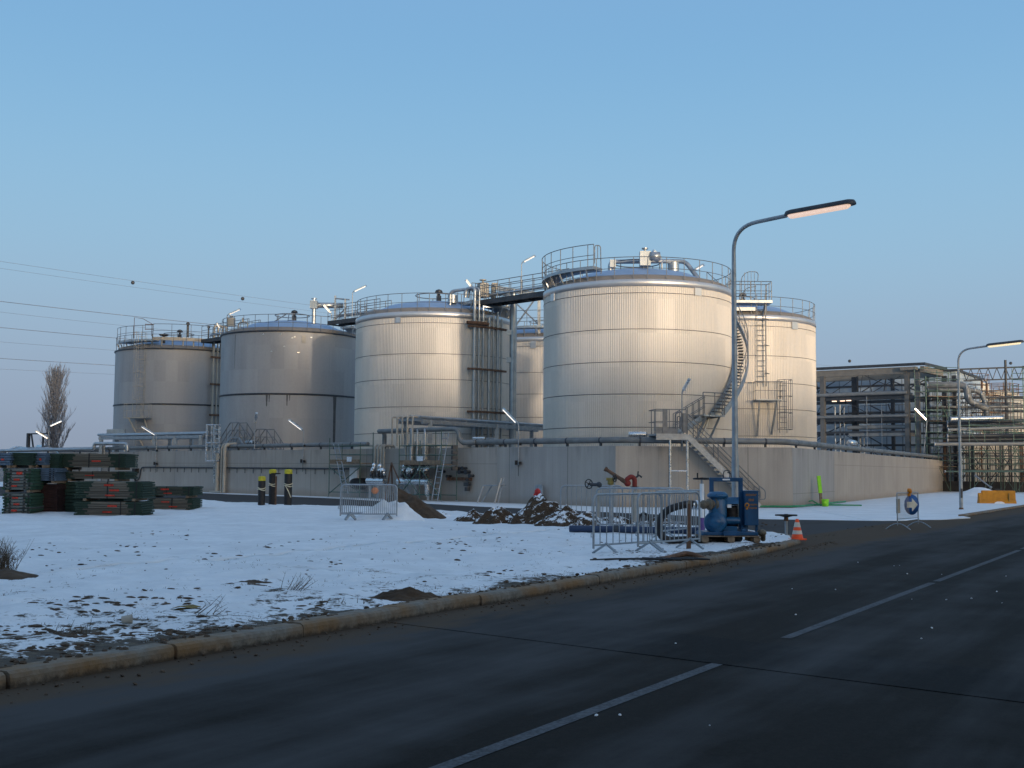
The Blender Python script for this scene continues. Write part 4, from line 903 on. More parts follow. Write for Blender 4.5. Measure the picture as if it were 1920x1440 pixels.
t, og, d, o = scaffold(640, 698, .9, 3.3, 1.95, 'green tube scaffold with one plank deck left of the valve manifolds', .25, ((648, 925, 1.6), (630, 833, .9), True))
m = MB(); p = wl(664, 892, .25, og); m.box(p, (.75, .12, .95), math.atan2(LX.y, LX.x)); m.build('white_panel', M['white'], t); p = wl(655, 861, 1.2, og); m = MB(); m.box(p, (.45, .03, .28), math.atan2(LX.y, LX.x)); m.build('sign_plate', M['silver'], t)
m = MB(); p = wl(672, 907, .5, og); m.lathe([(.001, -.5), (.28, -.5), (.33, -.3), (.33, .5), (.001, .55)], 14, p, LX); m.build('dark_vessel', M['black'], t)
t, og, d, o = scaffold(777, 856, 1.1, 3.35, 1.9, 'green tube scaffold with a long leaning ladder right of the valve manifolds', .3, ((815, 938, 2.1), (836, 812, .7), False))
m = MB(); p = wl(788, 860, 1.45, og); m.box(p, (.5, .05, .26), math.atan2(LX.y, LX.x)); m.build('sign_plate', M['silver'], t)
m = MB(); p = wl(852, 858, .5, og)
for k in range(5): m.box(p + Vector((0, 0, .55 - .28 * k)), (.28, .25, .2), .4)
m.build('clamp_stack', M['dark'], t)
# a leaning bundle of struts and tripod legs by the scaffolds
b = W(735, 935, 1.6); t = thing('steel_tripod', 'rusty tripod of leaning steel struts between the two manifolds', 'tripod', (b.x, b.y, 0)); og = Vector((b.x, b.y, 0)); ap = wl(734, 868, 1.0, og); m = MB()
for k, (px, py, of) in enumerate(((722, 930, 1.9), (750, 905, 1.6), (736, 930, .6))): q = wl(px, py, of, og); q.z = 0 if k != 1 else q.z; m = MB(); m.bar(q, ap, .045, 6); m.build('leg', M['rust'], t)
b = W(768, 938, 1.5); t = thing('stair_stringers', 'pair of sloping steel stringers under the four-headed manifold', 'steel struts', (b.x, b.y, 0)); og = Vector((b.x, b.y, 0))
for dx in (0, 11): m = MB(); p, q = wl(749 + dx, 905, .9, og), wl(761 + dx, 938, 1.7, og); q.z = .02; m.beam(q, p, .14, .05); m.build('stringer', M['galv'], t)
# dark valves fixed to the wall right of the scaffold
b = W(880, 890, .1); t = thing('pipe_stubs', 'cluster of dark valves and stub pipes on the wall right of the ladder scaffold', 'valves', (b.x, b.y, 0)); og = Vector((b.x, b.y, 0))
for i, (px, py, r) in enumerate(((863, 878, .08), (875, 878, .07), (869, 885, .08), (881, 885, .09), (834, 884, .07), (846, 893, .06), (888, 892, .07), (884, 900, .05))): p = wl(px, py, .02, og); m = MB(); m.cyl(p, r, .3, 10, LN); m.cyl(p + LN * .28, r * 1.5, .05, 10, LN); m.build('valve', M['dark'], t)
m = MB(); a, c = wl(838, 898, .12, og), wl(884, 898, .12, og); m.bar(a, c, .05, 8)
for i in range(9): q = a.lerp(c, (i + .5) / 9); m.box(q, (.13, .16, .16), math.atan2(LX.y, LX.x))
m.build('stub_header', M['rust'], t); m = MB(); p = wl(876, 908, .2, og); m.box(p, (.35, .2, .2), math.atan2(LX.y, LX.x)); m.cyl(p + Vector((0, 0, -.35)), .14, .2, 10); m.build('drain_valve', M['dark'], t)
# steel step frame and small slate leaning at the wall
b = W(912, 940, 1.3); t = thing('step_frame', 'blue-grey steel step frame standing at the foot of the wall', 'steel frame', (b.x, b.y, 0)); og = Vector((b.x, b.y, 0)); m = MB(); P = lambda px, py, of: wl(px, py, of, og)
a, c = P(906, 911, 1.2), P(932, 909.5, 1.2); a2, c2 = a - LN * .6, c - LN * .6; m.box((a + c2) / 2, ((c - a).length, .6, .05), math.atan2(LX.y, LX.x)); m.build('tread', M['galv'], t)
for p_, q_ in ((a, P(895, 940, 1.5)), (a2, P(903, 938, .9)), (P(940, 896, 1.2), P(927, 941, 1.5)), (P(945, 895, .7), P(934, 939, .9))): q_.z = 0; m = MB(); m.beam(p_, q_, .06); m.build('leg', M['galv'], t)
b = W(1011, 930, .3); m = MB(); m.box((0, 0, .45), (.5, .06, .9), math.atan2(LX.y, LX.x)); m.box((0, -.05, .92), (.42, .05, .04), math.atan2(LX.y, LX.x)); o = m.build('stone_slab', M['galv'], None, None, .01); o.location = (b.x, b.y, 0); tag(o, 'small grey slab leaning on the wall behind the tallest earth heap', 'slab')
# ------------------------------------------------------------------ street lamps
def gnd(px, py):
    p = atZ(px, py, .1); return Vector((p.x, p.y, 0))
rt = NX.normalized(); LH = 7.25
lp = thing('street_lamp', 'tall street lamp behind the blue pump, its lit head out over the road', 'street lamp', (5.06, 26.6, 0), 0, 'street lamps along the road')
m = MB(); path = bend([Vector((0, 0, 6.0)), Vector((0, 0, LH)), rt * 1.25 + Vector((0, 0, LH + .13))], .62, 9); m.tube([(0, 0, .0), (0, 0, 1.9), (0, 0, 2.0), (0, 0, 6.0)] + path[1:], [.082, .08, .068, .055] + [.045] * (len(path) - 1), 14); m.build('pole', M['galv'], lp)
m = MB(); m.box(-UX * .06 * 0 + Vector((0, -.078, .75)), (.09, .012, .42)); m.build('service_door', M['dark'], lp)
m = MB(); m.lathe([(.10, .0), (.10, .06), (.084, .10)], 14); m.build('foot_collar', M['rust'], lp)
hd = rt * 1.2 + Vector((0, 0, LH + .125)); hx = (rt * 1.4 + Vector((0, 0, .10))).normalized(); hy = Vector((-hx.y, hx.x, 0)).normalized(); hz = hx.cross(hy)
def stadium(L, w, n=8): return [(L - w + w * math.cos(a), w * math.sin(a)) for a in [-math.pi / 2 + math.pi * i / n for i in range(n + 1)]] + [(w + w * math.cos(a), w * math.sin(a)) for a in [math.pi / 2 + math.pi * i / n for i in range(n + 1)]]
def head(m, rings, cap0=True):
    vs = []; k = None
    for L0, L1, w, z in rings:
        pts = stadium(L1 - L0, w); k = len(pts)
        for x, y in pts: vs.append(hd + hx * (x + L0) + hy * y + hz * z)
    fs = [(i * k + j, i * k + (j + 1) % k, (i + 1) * k + (j + 1) % k, (i + 1) * k + j) for i in range(len(rings) - 1) for j in range(k)]
    m.add(vs, fs, True); m.add(vs[-k:], [tuple(range(k))], True)
    if cap0: m.add(vs[:k], [tuple(range(k))], False)
m = MB(); head(m, [(.0, 1.60, .155, -.005), (0, 1.60, .16, .03), (.03, 1.57, .13, .085), (.12, 1.48, .06, .11)]); m.build('lamp_head', M['dark'], lp)
m = MB(); head(m, [(.07, 1.48, .118, -.008), (.08, 1.47, .11, -.04), (.12, 1.42, .07, -.075)], False); gl = m.build('lamp_glass', M['lampglass'], lp)
l2 = dup(lp, (20.35, 53.3, 0), 0, 'distant street lamp by the snowy verge with a yellow-lit head')
for ch in KID[l2.name]:
    if ch.name.startswith('lamp_glass'):
        ch.data = ch.data.copy(); ch.data.materials[0] = M['lampglass2']
# ------------------------------------------------------------------ crowd barriers
def barrier(label, a, b, group, bars=14, h=1.08, foot='X', dense=False):
    a, b = Vector((a[0], a[1], 0)), Vector((b[0], b[1], 0)); d = b - a; L = d.length; rz = math.atan2(d.y, d.x)
    z = gz(a.x, a.y); t = thing('crowd_barrier', label, 'barrier', (a.x, a.y, z), rz, group); lo = .17
    m = MB(); m.tube(bend([(0, 0, lo - .06), (0, 0, h), (L, 0, h), (L, 0, lo - .06)], .16, 6), .021, 8); m.bar((0, 0, lo), (L, 0, lo), .018, 8); m.build('frame', M['galv'], t)
    m = MB()
    for i in range(1, bars + 1): x = L * i / (bars + 1); m.bar((x, 0, lo), (x, 0, h), .0095, 6)
    m.build('bars', M['galv'], t)
    for x in (L * .17, L * .83):
        m = MB()
        if foot == 'X': m.beam((x, -.30, 0), (x + .02, .02, lo + .02), .045, .03); m.beam((x, .30, 0), (x + .02, -.02, lo + .02), .045, .03)
        elif foot == 'wide': m.beam((x - .13, -.12, 0), (x + .02, 0, lo + .02), .07, .05); m.beam((x + .17, .12, 0), (x - .02, 0, lo + .02), .07, .05)
        else: m.tube([(x + .02 * 0, -.34 + .68 * i / 10, .20 * math.sin(math.pi * i / 10)) for i in range(11)], .016, 6)
        m.build('foot', M['galv'], t)
    m = MB(); m.tube([(-.015, 0, .38), (-.07, 0, .38), (-.07, 0, .32), (-.015, 0, .32)], .009, 5); m.build('hook', M['galv'], t)
    return t
g1 = 'crowd barriers round the pump and hose'
barrier('crowd barrier standing closest to the kerb, with loose cables at its feet', (1.49, 21.3), (2.92, 22.9), g1, 10, foot='X')
barrier('crowd barrier of the front pair standing just left of the blue pump', (2.32, 21.55), (3.72, 23.3), g1, 13, foot='X')
barrier('rear crowd barrier nearest the tall earth heap, in front of the wall', (1.40, 33.2), (3.15, 33.3), g1, 11)
barrier('rear crowd barrier behind the two pipe posts with handwheels', (2.15, 29.7), (3.95, 29.4), g1, 10)
barrier('rear crowd barrier below the red fire monitor', (3.2, 31.2), (4.65, 31.6), g1, 12)
barrier('crowd barrier running away from the viewer beside the T-handle post', (3.3, 26.9), (4.85, 29.6), g1, 16)
g2 = 'dense barred barriers by the dark heap'
barrier('dense barred barrier alone on the snow left of the dark earth slope', (-5.02, 34.7), (-3.38, 34.9), g2, 27, 1.03, 'wide')
barrier('second dense barrier standing close behind the one by the dark earth slope', (-5.15, 35.7), (-3.5, 35.9), g2, 27, 1.03, 'wide')
m = MB(); m.lathe([(.001, -.02), (.11, -.02), (.11, .02), (.001, .02)], 8, (0, 0, 0), (0, 1, 0)); o = m.build('reflector', mat('orange_reflector', (.75, .22, .05), .4), None); p = atY(703, 920, 35.6); o.location = p; tag(o, 'orange reflector disc hung on the dense barrier', 'reflector')
# ------------------------------------------------------------------ blue pump on a pallet
PX, PY, PR = 4.62, 25.25, R(3); pz = gz(PX, PY) + .02
pal = thing('pallet', 'worn wooden pallet carrying the blue pump', 'pallet', (PX, PY, pz), PR)
m = MB()
for i in range(7): m.box((0, -.36 + .12 * i, .132), (1.24, .10, .022))
m.build('deck', M['wood'], pal); m = MB()
for x in (-.55, 0, .55):
    for y in (-.33, 0, .33): m.box((x, y, .065), (.14, .12, .09))
    m.box((x, 0, .115), (.1, .78, .018)); m.box((x, 0, .012), (.1, .78, .02))
m.build('blocks', M['wood'], pal)
pu = thing('pump', 'blue motor pump with a lifting frame standing on a pallet', 'pump', (PX, PY, pz + .145), PR)
BM = M['blue']; t_ = NT('glossy_blue'); v_ = t_.obj(); BL = t_.set(t_.ramp(t_.noise(v_, 6, 5, .65), [(.3, (.005, .050, .125)), (.55, (.010, .095, .21)), (.68, (.018, .075, .15)), (.8, (.05, .07, .09))]), .35, 0, .5)
m = MB(); m.box((.0, 0, .04), (1.16, .74, .07)); m.box((.0, -.40, .05), (.35, .1, .09)); m.prism([(-.62, -.37), (-.5, -.37), (-.5, .37), (-.62, .37)], .0, .05); m.build('skid', BM, pu, None, .008)
m = MB()
for x in (-.33, .30): m.box((x, 0, .62), (.085, .085, 1.12))
m.box((-.015, 0, 1.175), (.715, .09, .085)); m.box((-.33, .0, .1), (.1, .5, .06)); m.box((.30, .0, .1), (.1, .5, .06)); fr = m.build('lifting_frame', BM, pu, None, .01)
m = MB(); m.box((-.02, -.047, 1.175), (.16, .006, .032)); m.build('name_strip', M['white'], fr)
m = MB(); m.tube([(-.07, 0, 1.21), (-.07, 0, 1.31), (-.05, 0, 1.355), (0, 0, 1.375), (.05, 0, 1.355), (.07, 0, 1.31), (.07, 0, 1.21)], .011, 6); m.tube([(.01, -.02, 1.33), (.09, -.02, 1.30), (.1, -.01, 1.22)], .012, 5); m.build('lifting_eye', M['dark'], fr)
m = MB(); m.lathe([(.17, .1), (.19, .3), (.19, .74), (.165, .78), (.215, .80), (.225, .815), (.225, .845), (.20, .875), (.15, .915), (.001, .925)], 28, (-.235, -.16, 0)); m.build('pump_body', BL, pu)
m = MB()
for k in range(10): a = 2 * math.pi * k / 10; m.cyl((-.235 + .205 * math.cos(a), -.16 + .205 * math.sin(a), .845), .014, .02, 6)
m.build('cap_bolts', M['dark'], pu)
m = MB(); m.lathe([(.001, -.13), (.20, -.13), (.235, -.10), (.24, .05), (.21, .12), (.001, .12)], 28, (-.30, -.23, .27), (-.35, -.94, .06)); m.lathe([(.001, 0), (.14, 0), (.14, .03), (.001, .03)], 20, Vector((-.30, -.23, .27)) + Vector((-.35, -.94, .06)) * .12, (-.35, -.94, .06)); m.build('volute', BL, pu)
m = MB(); m.lathe([(.07, -.22), (.085, -.15), (.085, .2), (.07, .3)], 16, (-.05, -.1, .3), (1, 0, 0)); m.box((-.1, -.2, .14), (.5, .2, .1)); m.build('shaft_housing', BL, pu)
FLM = mat('sandy_brass', (.15, .13, .10), .65, .3, .3, 12)
m = MB(); ax = Vector((-.93, -.34, -.03)); c = Vector((-.30, -.22, .655)); m.lathe([(.001, 0), (.15, 0), (.15, .045), (.10, .05), (.10, .12), (.12, .125), (.12, .17), (.09, .18), (.08, .26), (.095, .265), (.095, .31), (.065, .33), (.06, .46), (.001, .47)], 22, c, ax)
for k in range(8): a = 2 * math.pi * k / 8; q = Vector((0, .12 * math.cos(a), .12 * math.sin(a))); m.cyl(c + ax * .03 + Vector((.34 * q.y, -.93 * q.y, q.z)), .014, .03, 6, ax)
m.build('suction_coupling', FLM, pu)
m = MB(); m.lathe([(.001, -.2), (.145, -.2), (.15, -.16), (.15, .2), (.13, .25), (.001, .26)], 20, (.10, .05, .36)); 
for k in range(9): m.lathe([(.15, 0), (.165, .008), (.15, .016)], 20, (.10, .05, .2 + .04 * k))
m.box((.10, .0, .66), (.24, .2, .06)); m.build('motor', M['black'], pu)
m = MB(); m.prism([(-.06, .74), (.245, .74), (.245, .70), (.20, .66), (-.06, .66)], -.2, .26, 'y') if False else m.add([(-.08, -.24, .66), (.20, -.24, .66), (.25, -.05, .80), (-.08, -.05, .80), (-.08, .28, .80), (.25, .28, .80), (-.08, .28, .66), (.25, .28, .66)], [(0, 1, 2, 3), (3, 2, 5, 4), (4, 5, 7, 6), (1, 7, 5, 2), (0, 3, 4, 6), (0, 6, 7, 1)], False); m.build('hood', BL, pu)
m = MB(); m.box((.485, .06, .57), (.30, .52, .72)); m.box((.485, .06, .935), (.315, .535, .02)); cb = m.build('control_cabinet', BM, pu, None, .006)
m = MB(); rng = random.Random(11)
def glyphs(x0, x1, z, h, n, off=0):
    # row of worn letters, too weathered to read
    w = (x1 - x0) / n
    for i in range(n):
        x = x0 + w * i; k = rng.randint(0, 3); m.box((x + w * .2, -.2025, z), (w * .2, .003, h))
        if k != 1: m.box((x + w * .5, -.2025, z + h / 2 - h * .1), (w * .6, .003, h * .2))
        if k in (0, 2): m.box((x + w * .5, -.2025, z), (w * .5, .003, h * .18))
        if k > 0: m.box((x + w * .72, -.2025, z - (h * .12 if k == 2 else 0)), (w * .2, .003, h * (.7 if k == 2 else .98)))
glyphs(.36, .60, .855, .042, 8); glyphs(.42, .545, .745, .05, 4); glyphs(.435, .61, .645, .036, 7); glyphs(.435, .60, .575, .036, 6); m.lathe([(.028, -.003), (.055, -.003), (.055, .003), (.028, .003)], 12, (.385, -.2025, .635), (0, 1, 0)); m.box((.385, -.2025, .57), (.05, .003, .05))
m.build('worn_lettering', mat('orange_lettering', (.42, .17, .02), .6, 0, .3, 30), cb)
m = MB(); m.box((.61, -.1, .16), (.05, .05, .26)); m.box((.58, -.12, .27), (.11, .06, .12)); m.box((.36, .05, .14), (.14, .3, .12)); m.build('stand_leg', BM, pu)
m = MB(); m.box((-.03, -.36, .62), (.085, .004, .07)); m.build('data_plate', M['white'], pu)
m = MB(); m.tube(bend([(.62, -.1, .06), (.75, -.12, .03), (.78, 0, -.1)], .05), .055, 8); m.lathe([(.03, 0), (.075, .02), (.08, .1), (.04, .16)], 10, (.64, -.16, .05), (1, 0, .05)); m.build('outlet_stub', FLM, pu)
# suction hose looping from the coupling to the ground
h0 = Matrix.Rotation(PR, 3, 'Z') @ (c + ax * .44) + Vector((PX, PY, pz + .145)); gg = gz(3.2, 25)
hs = thing('suction_hose', 'thick black suction hose arching down from the pump and along the snow', 'hose', (h0.x, h0.y, gg)); og = Vector((h0.x, h0.y, gg))
P = [h0, h0 + ax * .25 + Vector((0, 0, .02)), h0 + Vector((-.62, -.12, -.10)), h0 + Vector((-.80, -.05, -.32)), h0 + Vector((-.80, .05, -.58)), h0 + Vector((-.62, .12, -.75)), h0 + Vector((-.2, .16, -.80)), h0 + Vector((.4, .3, -.80)), h0 + Vector((1.1, .9, -.8))]
P = [Vector(p) for p in P]
for p in P: p.z = max(p.z, gg + .07)
cr_ = []
for i in range(len(P) - 1):
    a0_, a1_, a2_, a3_ = P[max(i - 1, 0)], P[i], P[i + 1], P[min(i + 2, len(P) - 1)]
    for k in range(8): t = k / 8; cr_.append(.5 * ((2 * a1_) + (-a0_ + a2_) * t + (2 * a0_ - 5 * a1_ + 4 * a2_ - a3_) * t * t + (-a0_ + 3 * a1_ - 3 * a2_ + a3_) * t ** 3))
m = MB(); m.tube([p - og for p in cr_], [.075 + .006 * (i % 2) for i in range(len(cr_))], 12); m.build('hose', M['black'], hs)
m = MB(); q = cr_[0] - og; m.lathe([(.085, 0), (.10, .01), (.10, .05), (.085, .06)], 14, q, ax); m.lathe([(.085, .1), (.095, .11), (.095, .14), (.085, .15)], 14, q, ax); m.build('hose_clamp', M['silver'], hs)
# long drain pipe on the snow and smaller hose loop
a, b = gnd(1068, 999), gnd(1322, 1004); gg = gz(a.x, a.y); og = Vector((a.x, a.y, gg)); t = thing('drain_pipe', 'long dark blue pipe lying on the snow behind the front barriers', 'pipe', og); m = MB(); m.bar((0, 0, .09), Vector((b.x - a.x, b.y - a.y, .10)), .085, 12); m.build('pipe', mat('dark_blue_pipe', (.02, .04, .09), .5, 0, .2, 4), t); m = MB()
for f in (.35, .7): m.lathe([(.09, -.06), (.105, -.05), (.105, .05), (.09, .06)], 12, Vector((b.x - a.x, b.y - a.y, .01)) * f + Vector((0, 0, .09)), (b - a).normalized())
m.build('coupling', M['dark'], t)
a = atZ(1196, 1000, .12); og = Vector((a.x, a.y, gz(a.x, a.y))); m = MB(); m.tube([(0, 0, .03), (.0, 0, .25), (.04, .02, .42), (.14, .03, .50), (.24, .02, .45), (.30, 0, .28), (.31, -.02, .03)], .035, 9); o = m.build('hose_loop', M['black'], None); o.location = og; tag(o, 'small black hose loop standing up behind the front barriers', 'hose')
a = atZ(1240, 1049, .13); og = Vector((a.x, a.y, gz(a.x, a.y))); m = MB(); q = atZ(1330, 1056, .03) - og; k = atZ(1285, 1040, .17) - og
pts = bend([Vector((0, 0, .02)), k * .6 + Vector((0, 0, .02)), k + Vector((0, 0, .03)), (k + q) / 2 + Vector((0, 0, .06)), Vector((q.x, q.y, q.z + .02))], .3); m.tube(pts, .045, 8); o = m.build('flat_hose', M['rust'], None); o.location = og; tag(o, 'brown flat hose draped over the kerb below the pump', 'hose')
a = atZ(1095, 1050, .13); og = Vector((a.x, a.y, gz(a.x, a.y))); m = MB(); rng = random.Random(8); 
for k in range(4): p0 = Vector((.1 + .25 * k, .05 * k - .05, .02)); m.tube(bend([p0, p0 + Vector((.5, .10, .02)), p0 + Vector((1.1, -.05, .015)), p0 + Vector((1.35, .12 - .2 * (k % 2), .015)), p0 + Vector((.9, .15, .03))], .2), .014, 6)
o = m.build('cable_coil', M['black'], None); o.location = og; tag(o, 'loose black cables lying on the snow at the foot of the nearest barrier', 'cable')
# brown timber post
a = atZ(1291, 1029, .12); og = Vector((a.x, a.y, gz(a.x, a.y) - .03)); t = thing('timber_post', 'rough brown timber post standing behind the front barrier beside the pump', 'post', og); m = MB(); m.beam((0, 0, 0), (.03, .05, .95), .085, .08); m.build('post', M['rust'], t, None, .01); m = MB(); m.beam((.03, .045, .93), (.04, .05, 1.0), .075, .07); m.build('split_top', M['wood'], t)
# ------------------------------------------------------------------ fire monitor, valve posts
mo = atY(1190, 915, 33.0); zb = gz(mo.x, mo.y); H = mo.z - zb; red = mat('faded_red', (.20, .022, .016), .55, 0, .3, 7); t = thing('fire_monitor', 'red fire water monitor aiming its long nozzle up to the left', 'water cannon', (mo.x, mo.y, zb))
m = MB(); m.bar((0, 0, 0), (0, 0, H - .02), .065, 12); m.build('riser', M['beige'], t); m = MB(); m.cyl((0, 0, H - .02), .14, .03, 14); m.cyl((0, 0, H + .02), .12, .02, 14); m.build('flange', M['dark'], t)
m = MB(); m.tube(bend([(0, 0, H + .04), (0, 0, H + .26), (-.10, 0, H + .33), (-.24, 0, H + .22), (-.20, 0, H + .10)], .1), .07, 10); m.lathe([(.001, -.06), (.09, -.06), (.09, .06), (.001, .06)], 14, (-.2, 0, H + .13), (0, 1, 0)); m.build('elbow', red, t)
m = MB(); s0 = Vector((-.22, 0, H + .14)); s1 = s0 + Vector((-.62, .0, .40)); m.tube([s0, s0.lerp(s1, .25), s0.lerp(s1, .27), s1 - (s1 - s0) * .12, s1 - (s1 - s0) * .1, s1], [.065, .065, .055, .05, .066, .072], 10); m.build('nozzle', M['rust'], t)
m = MB(); m.tube([(.02, 0, H + .28), (.12, 0, H + .36), (.2, 0, H + .30)], .03, 6); m.tube([(.08, 0, H + .3), (.1, 0, H + .47)], .022, 6); m.build('lever', M['dark'], t)
def wheel(m, c, ax, r, n=20, tr=.014, spokes=4):
    ax = Vector(ax).normalized(); M3 = Vector((0, 0, 1)).rotation_difference(ax).to_matrix(); c = Vector(c); P = [c + M3 @ Vector((r * math.cos(2 * math.pi * i / n), r * math.sin(2 * math.pi * i / n), 0)) for i in range(n)]; m.tube(P, tr, 6, closed=True)
    for k in range(spokes): m.bar(c, P[k * n // spokes], tr * .8, 5)
    m.cyl(c - ax * .02, tr * 2.2, .05, 8, ax)
M['brass'] = mat('dull_brass', (.22, .17, .05), .6, .2, .3, 9)
def valve_post(px, py_top, Y, label, kind, col='beige', top_mat='dark', pr=.05):
    p = atY(px, py_top, Y); zb = gz(p.x, p.y); H = p.z - zb; t = thing('valve_post', label, 'valve', (p.x, p.y, zb), 0, 'valve posts standing in the snow'); m = MB(); m.bar((0, 0, 0), (0, 0, H), pr, 10); m.build('post', M[col], t); m = MB()
    if kind == 'side': m.bar((.06, 0, H + .03), (-.22, 0, H + .04), .045, 8); m.ball((.03, 0, H + .03), .085, 10); m.build('valve_head', M[top_mat], t); m = MB(); wheel(m, (-.25, 0, H + .05), (1, -1.6, .1), .125)
    elif kind == 'brass': m.lathe([(.05, -.02), (.085, 0), (.085, .1), (.04, .14)], 10, (0, 0, H)); m.bar((-.12, 0, H + .14), (.1, 0, H + .14), .04, 8); m.build('valve_head', M['brass'], t); m = MB(); wheel(m, (.11, -.02, H + .16), (1, -.7, .1), .095)
    elif kind == 'tee': m.cyl((0, 0, H), .03, .1, 8); m.build('spindle', M['galv'], t); m = MB(); wheel(m, (0, 0, H + .12), (0, .06, 1), .2, 20, .018); m.bar((-.12, -.1, H + .12), (-.12, -.1, H + .26), .018, 6)
    elif kind == 'dish': m.lathe([(.07, -.1), (.055, -.06), (.05, 0)], 12, (0, 0, H)); m.build('collar', M['rust'], t); m = MB(); m.lathe([(.03, 0), (.09, .02), (.20, .05), (.245, .058)], 24, (0, 0, H - .02)); wheel(m, (0, 0, H + .04), (0, .02, 1), .25, 24, .022)
    m.build('hand_wheel', M['black'], t); return t
valve_post(1121, 911, 32.5, 'beige valve post with a black spoked handwheel on its side, left of the yellow-headed one', 'side')
valve_post(1145, 908, 32.0, 'grey valve post with a yellow brass head left of the red fire monitor', 'brass', 'galv')
tp = valve_post(1316, 907, 28.4, 'white post with a flat handwheel and lever standing left of the blue pump', 'tee', 'white'); m = MB(); m.bar((0, 0, .02), (0, 0, .42), .062, 10); m.build('purple_sleeve', mat('purple_sleeve', (.12, .07, .25), .6), tp)
valve_post(1474, 969, 28.6, 'low grey post topped by a wide dark handwheel beside the traffic cone', 'dish', 'galv', pr=.036)
valve_post(517, 893, 51.0, 'thin rusty valve post with a flat handwheel between the black bollards', 'tee', 'rust', pr=.06)
# ------------------------------------------------------------------ bollards with yellow caps
tape = mat('warning_tape', (.55, .50, .36), .6, 0, .2, 20)
for px, pt, pb, lab in ((490, 893, 949, 'shortest black bollard with a yellow cap, left of its pair'), (510, 880, 948, 'black bollard with a yellow cap standing behind the shortest bollard'), (539.5, 880, 949.5, 'thick black bollard with a yellow cap standing alone right of the handwheel post')):
    p = atZ(px, pb, .03); hh = atY(px, pt, p.y).z; r = .155 if px < 530 else .165; t = thing('bollard', lab, 'bollard', (p.x, p.y, 0), 0, 'black bollards with yellow caps'); m = MB(); m.lathe([(r, 0), (r, hh - .17)], 20); m.build('post', M['black'], t); m = MB(); m.lathe([(r + .006, hh - .19), (r + .006, hh - .04), (r * .8, hh), (.001, hh + .01)], 20); m.build('cap', M['yellow'], t)
    m = MB()
    for k in range(2): m.tube([(1.03 * r * math.cos(a), 1.03 * r * math.sin(a), hh * (.56 + .05 * k) + .03 * math.sin(a * 2 + k)) for a in [2 * math.pi * i / 16 for i in range(16)]], .02, 5, closed=True)
    if px != 490 and px != 510: m.tube([(-.1, -r * .9, hh * .58), (.05, -r * 1.02, hh * .42), (.14, -r * .7, hh * .26)], .02, 5)
    m.build('tape', tape, t)
# ------------------------------------------------------------------ traffic cone, sign, block, marker
p = atZ(1495, 1011.5, .1); t = thing('traffic_cone', 'orange traffic cone with two pale bands at the corner of the kerb', 'traffic cone', (p.x, p.y, .095)); og_ = mat('cone_orange', (.85, .085, .012), .45, 0, .1, 8); m = MB(); m.box((0, 0, .015), (.30, .30, .03), .4); m.lathe([(.135, .03), (.036, .47), (.03, .475), (.001, .476)], 20); m.build('body', og_, t, None)
m = MB(); m.lathe([(.1155, .13), (.0965, .215)], 20); m.lathe([(.0795, .29), (.0550, .40)], 20); m.build('reflective_band', mat('dusty_white_band', (.62, .56, .48), .5), t)
a, b = atZ(1683, 993, .0), atZ(1722, 989, .0); d = Vector((b.x - a.x, b.y - a.y, 0)); L = d.length; t = thing('sign_barrier', 'mesh barrier with a round blue arrow sign and orange warning lamp', 'road sign', (a.x, a.y, .0), math.atan2(d.y, d.x)); h = 1.06
m = MB(); m.tube(bend([(0, 0, .12), (-.02, 0, h), (L, 0, h), (L, 0, .12)], .05), .017, 7); m.bar((0, 0, .3), (L, 0, .3), .013, 6)
m.build('frame', M['galv'], t); m = MB()
for i in range(1, 20): x = L * i / 20; m.bar((x - .02 * (1 - i / 20), 0, .3), (x - .02 * (1 - i / 20), 0, h), .005, 4)
m.build('bars', M['galv'], t)
for x in (.0, L): m = MB(); m.tube([(x + .05, -.36 + .72 * i / 12, .17 * math.sin(math.pi * i / 12)) for i in range(13)], .018, 7); m.build('foot', M['galv'], t)
sb = mat('sign_blue', (.012, .075, .27), .4); sc_ = Vector((L * .62, -.04, .70)); rr = .30; sr = R(-24)
Ms = Matrix.Rotation(sr, 3, 'Z'); m = MB(); m.lathe([(.001, -.012), (rr, -.012), (rr, .012), (.001, .012)], 32, sc_, Ms @ Vector((0, 1, 0))); sg = m.build('arrow_disc', sb, t)
m = MB(); P = [(-.21, .085), (-.0, .085), (-.0, .20), (.235, .0), (-.0, -.20), (-.0, -.085), (-.21, -.085)]; n = len(P); f = lambda x, z, y: sc_ + Ms @ Vector((x, y, z)); m.add([f(x, z, -.0165) for x, z in P] + [f(x, z, -.0125) for x, z in P], [tuple(range(n))] + [(i, (i + 1) % n, n + (i + 1) % n, n + i) for i in range(n)], False); m.build('white_arrow', mat('arrow_white', (.55, .54, .47), .5), sg)
m = MB(); m.box((.14, .02, .68), (.30, .02, .42)); m.build('grey_plate', M['beige'], t)
m = MB(); c = Vector((L * .56, -.02, h + .05)); m.cyl(c + Vector((0, .04, 0)), .085, .07, 16, (0, -1, 0)); m.box(c + Vector((0, .02, -.1)), (.1, .09, .1)); m.lathe([(.085, 0), (.06, .03), (.001, .04)], 16, c + Vector((0, -.03, 0)), (0, -1, 0)); m.build('warning_lamp', mat('amber_lens', (.50, .17, .005), .3), t)
p = atZ(1872, 945, 0); t = thing('water_barrier', 'yellow-orange plastic water-filled barrier block at the road edge', 'barrier', (p.x, p.y, -.03), R(-4)); yo = mat('barrier_yellow', (.50, .20, .008), .5, 0, .18, 4); m = MB()
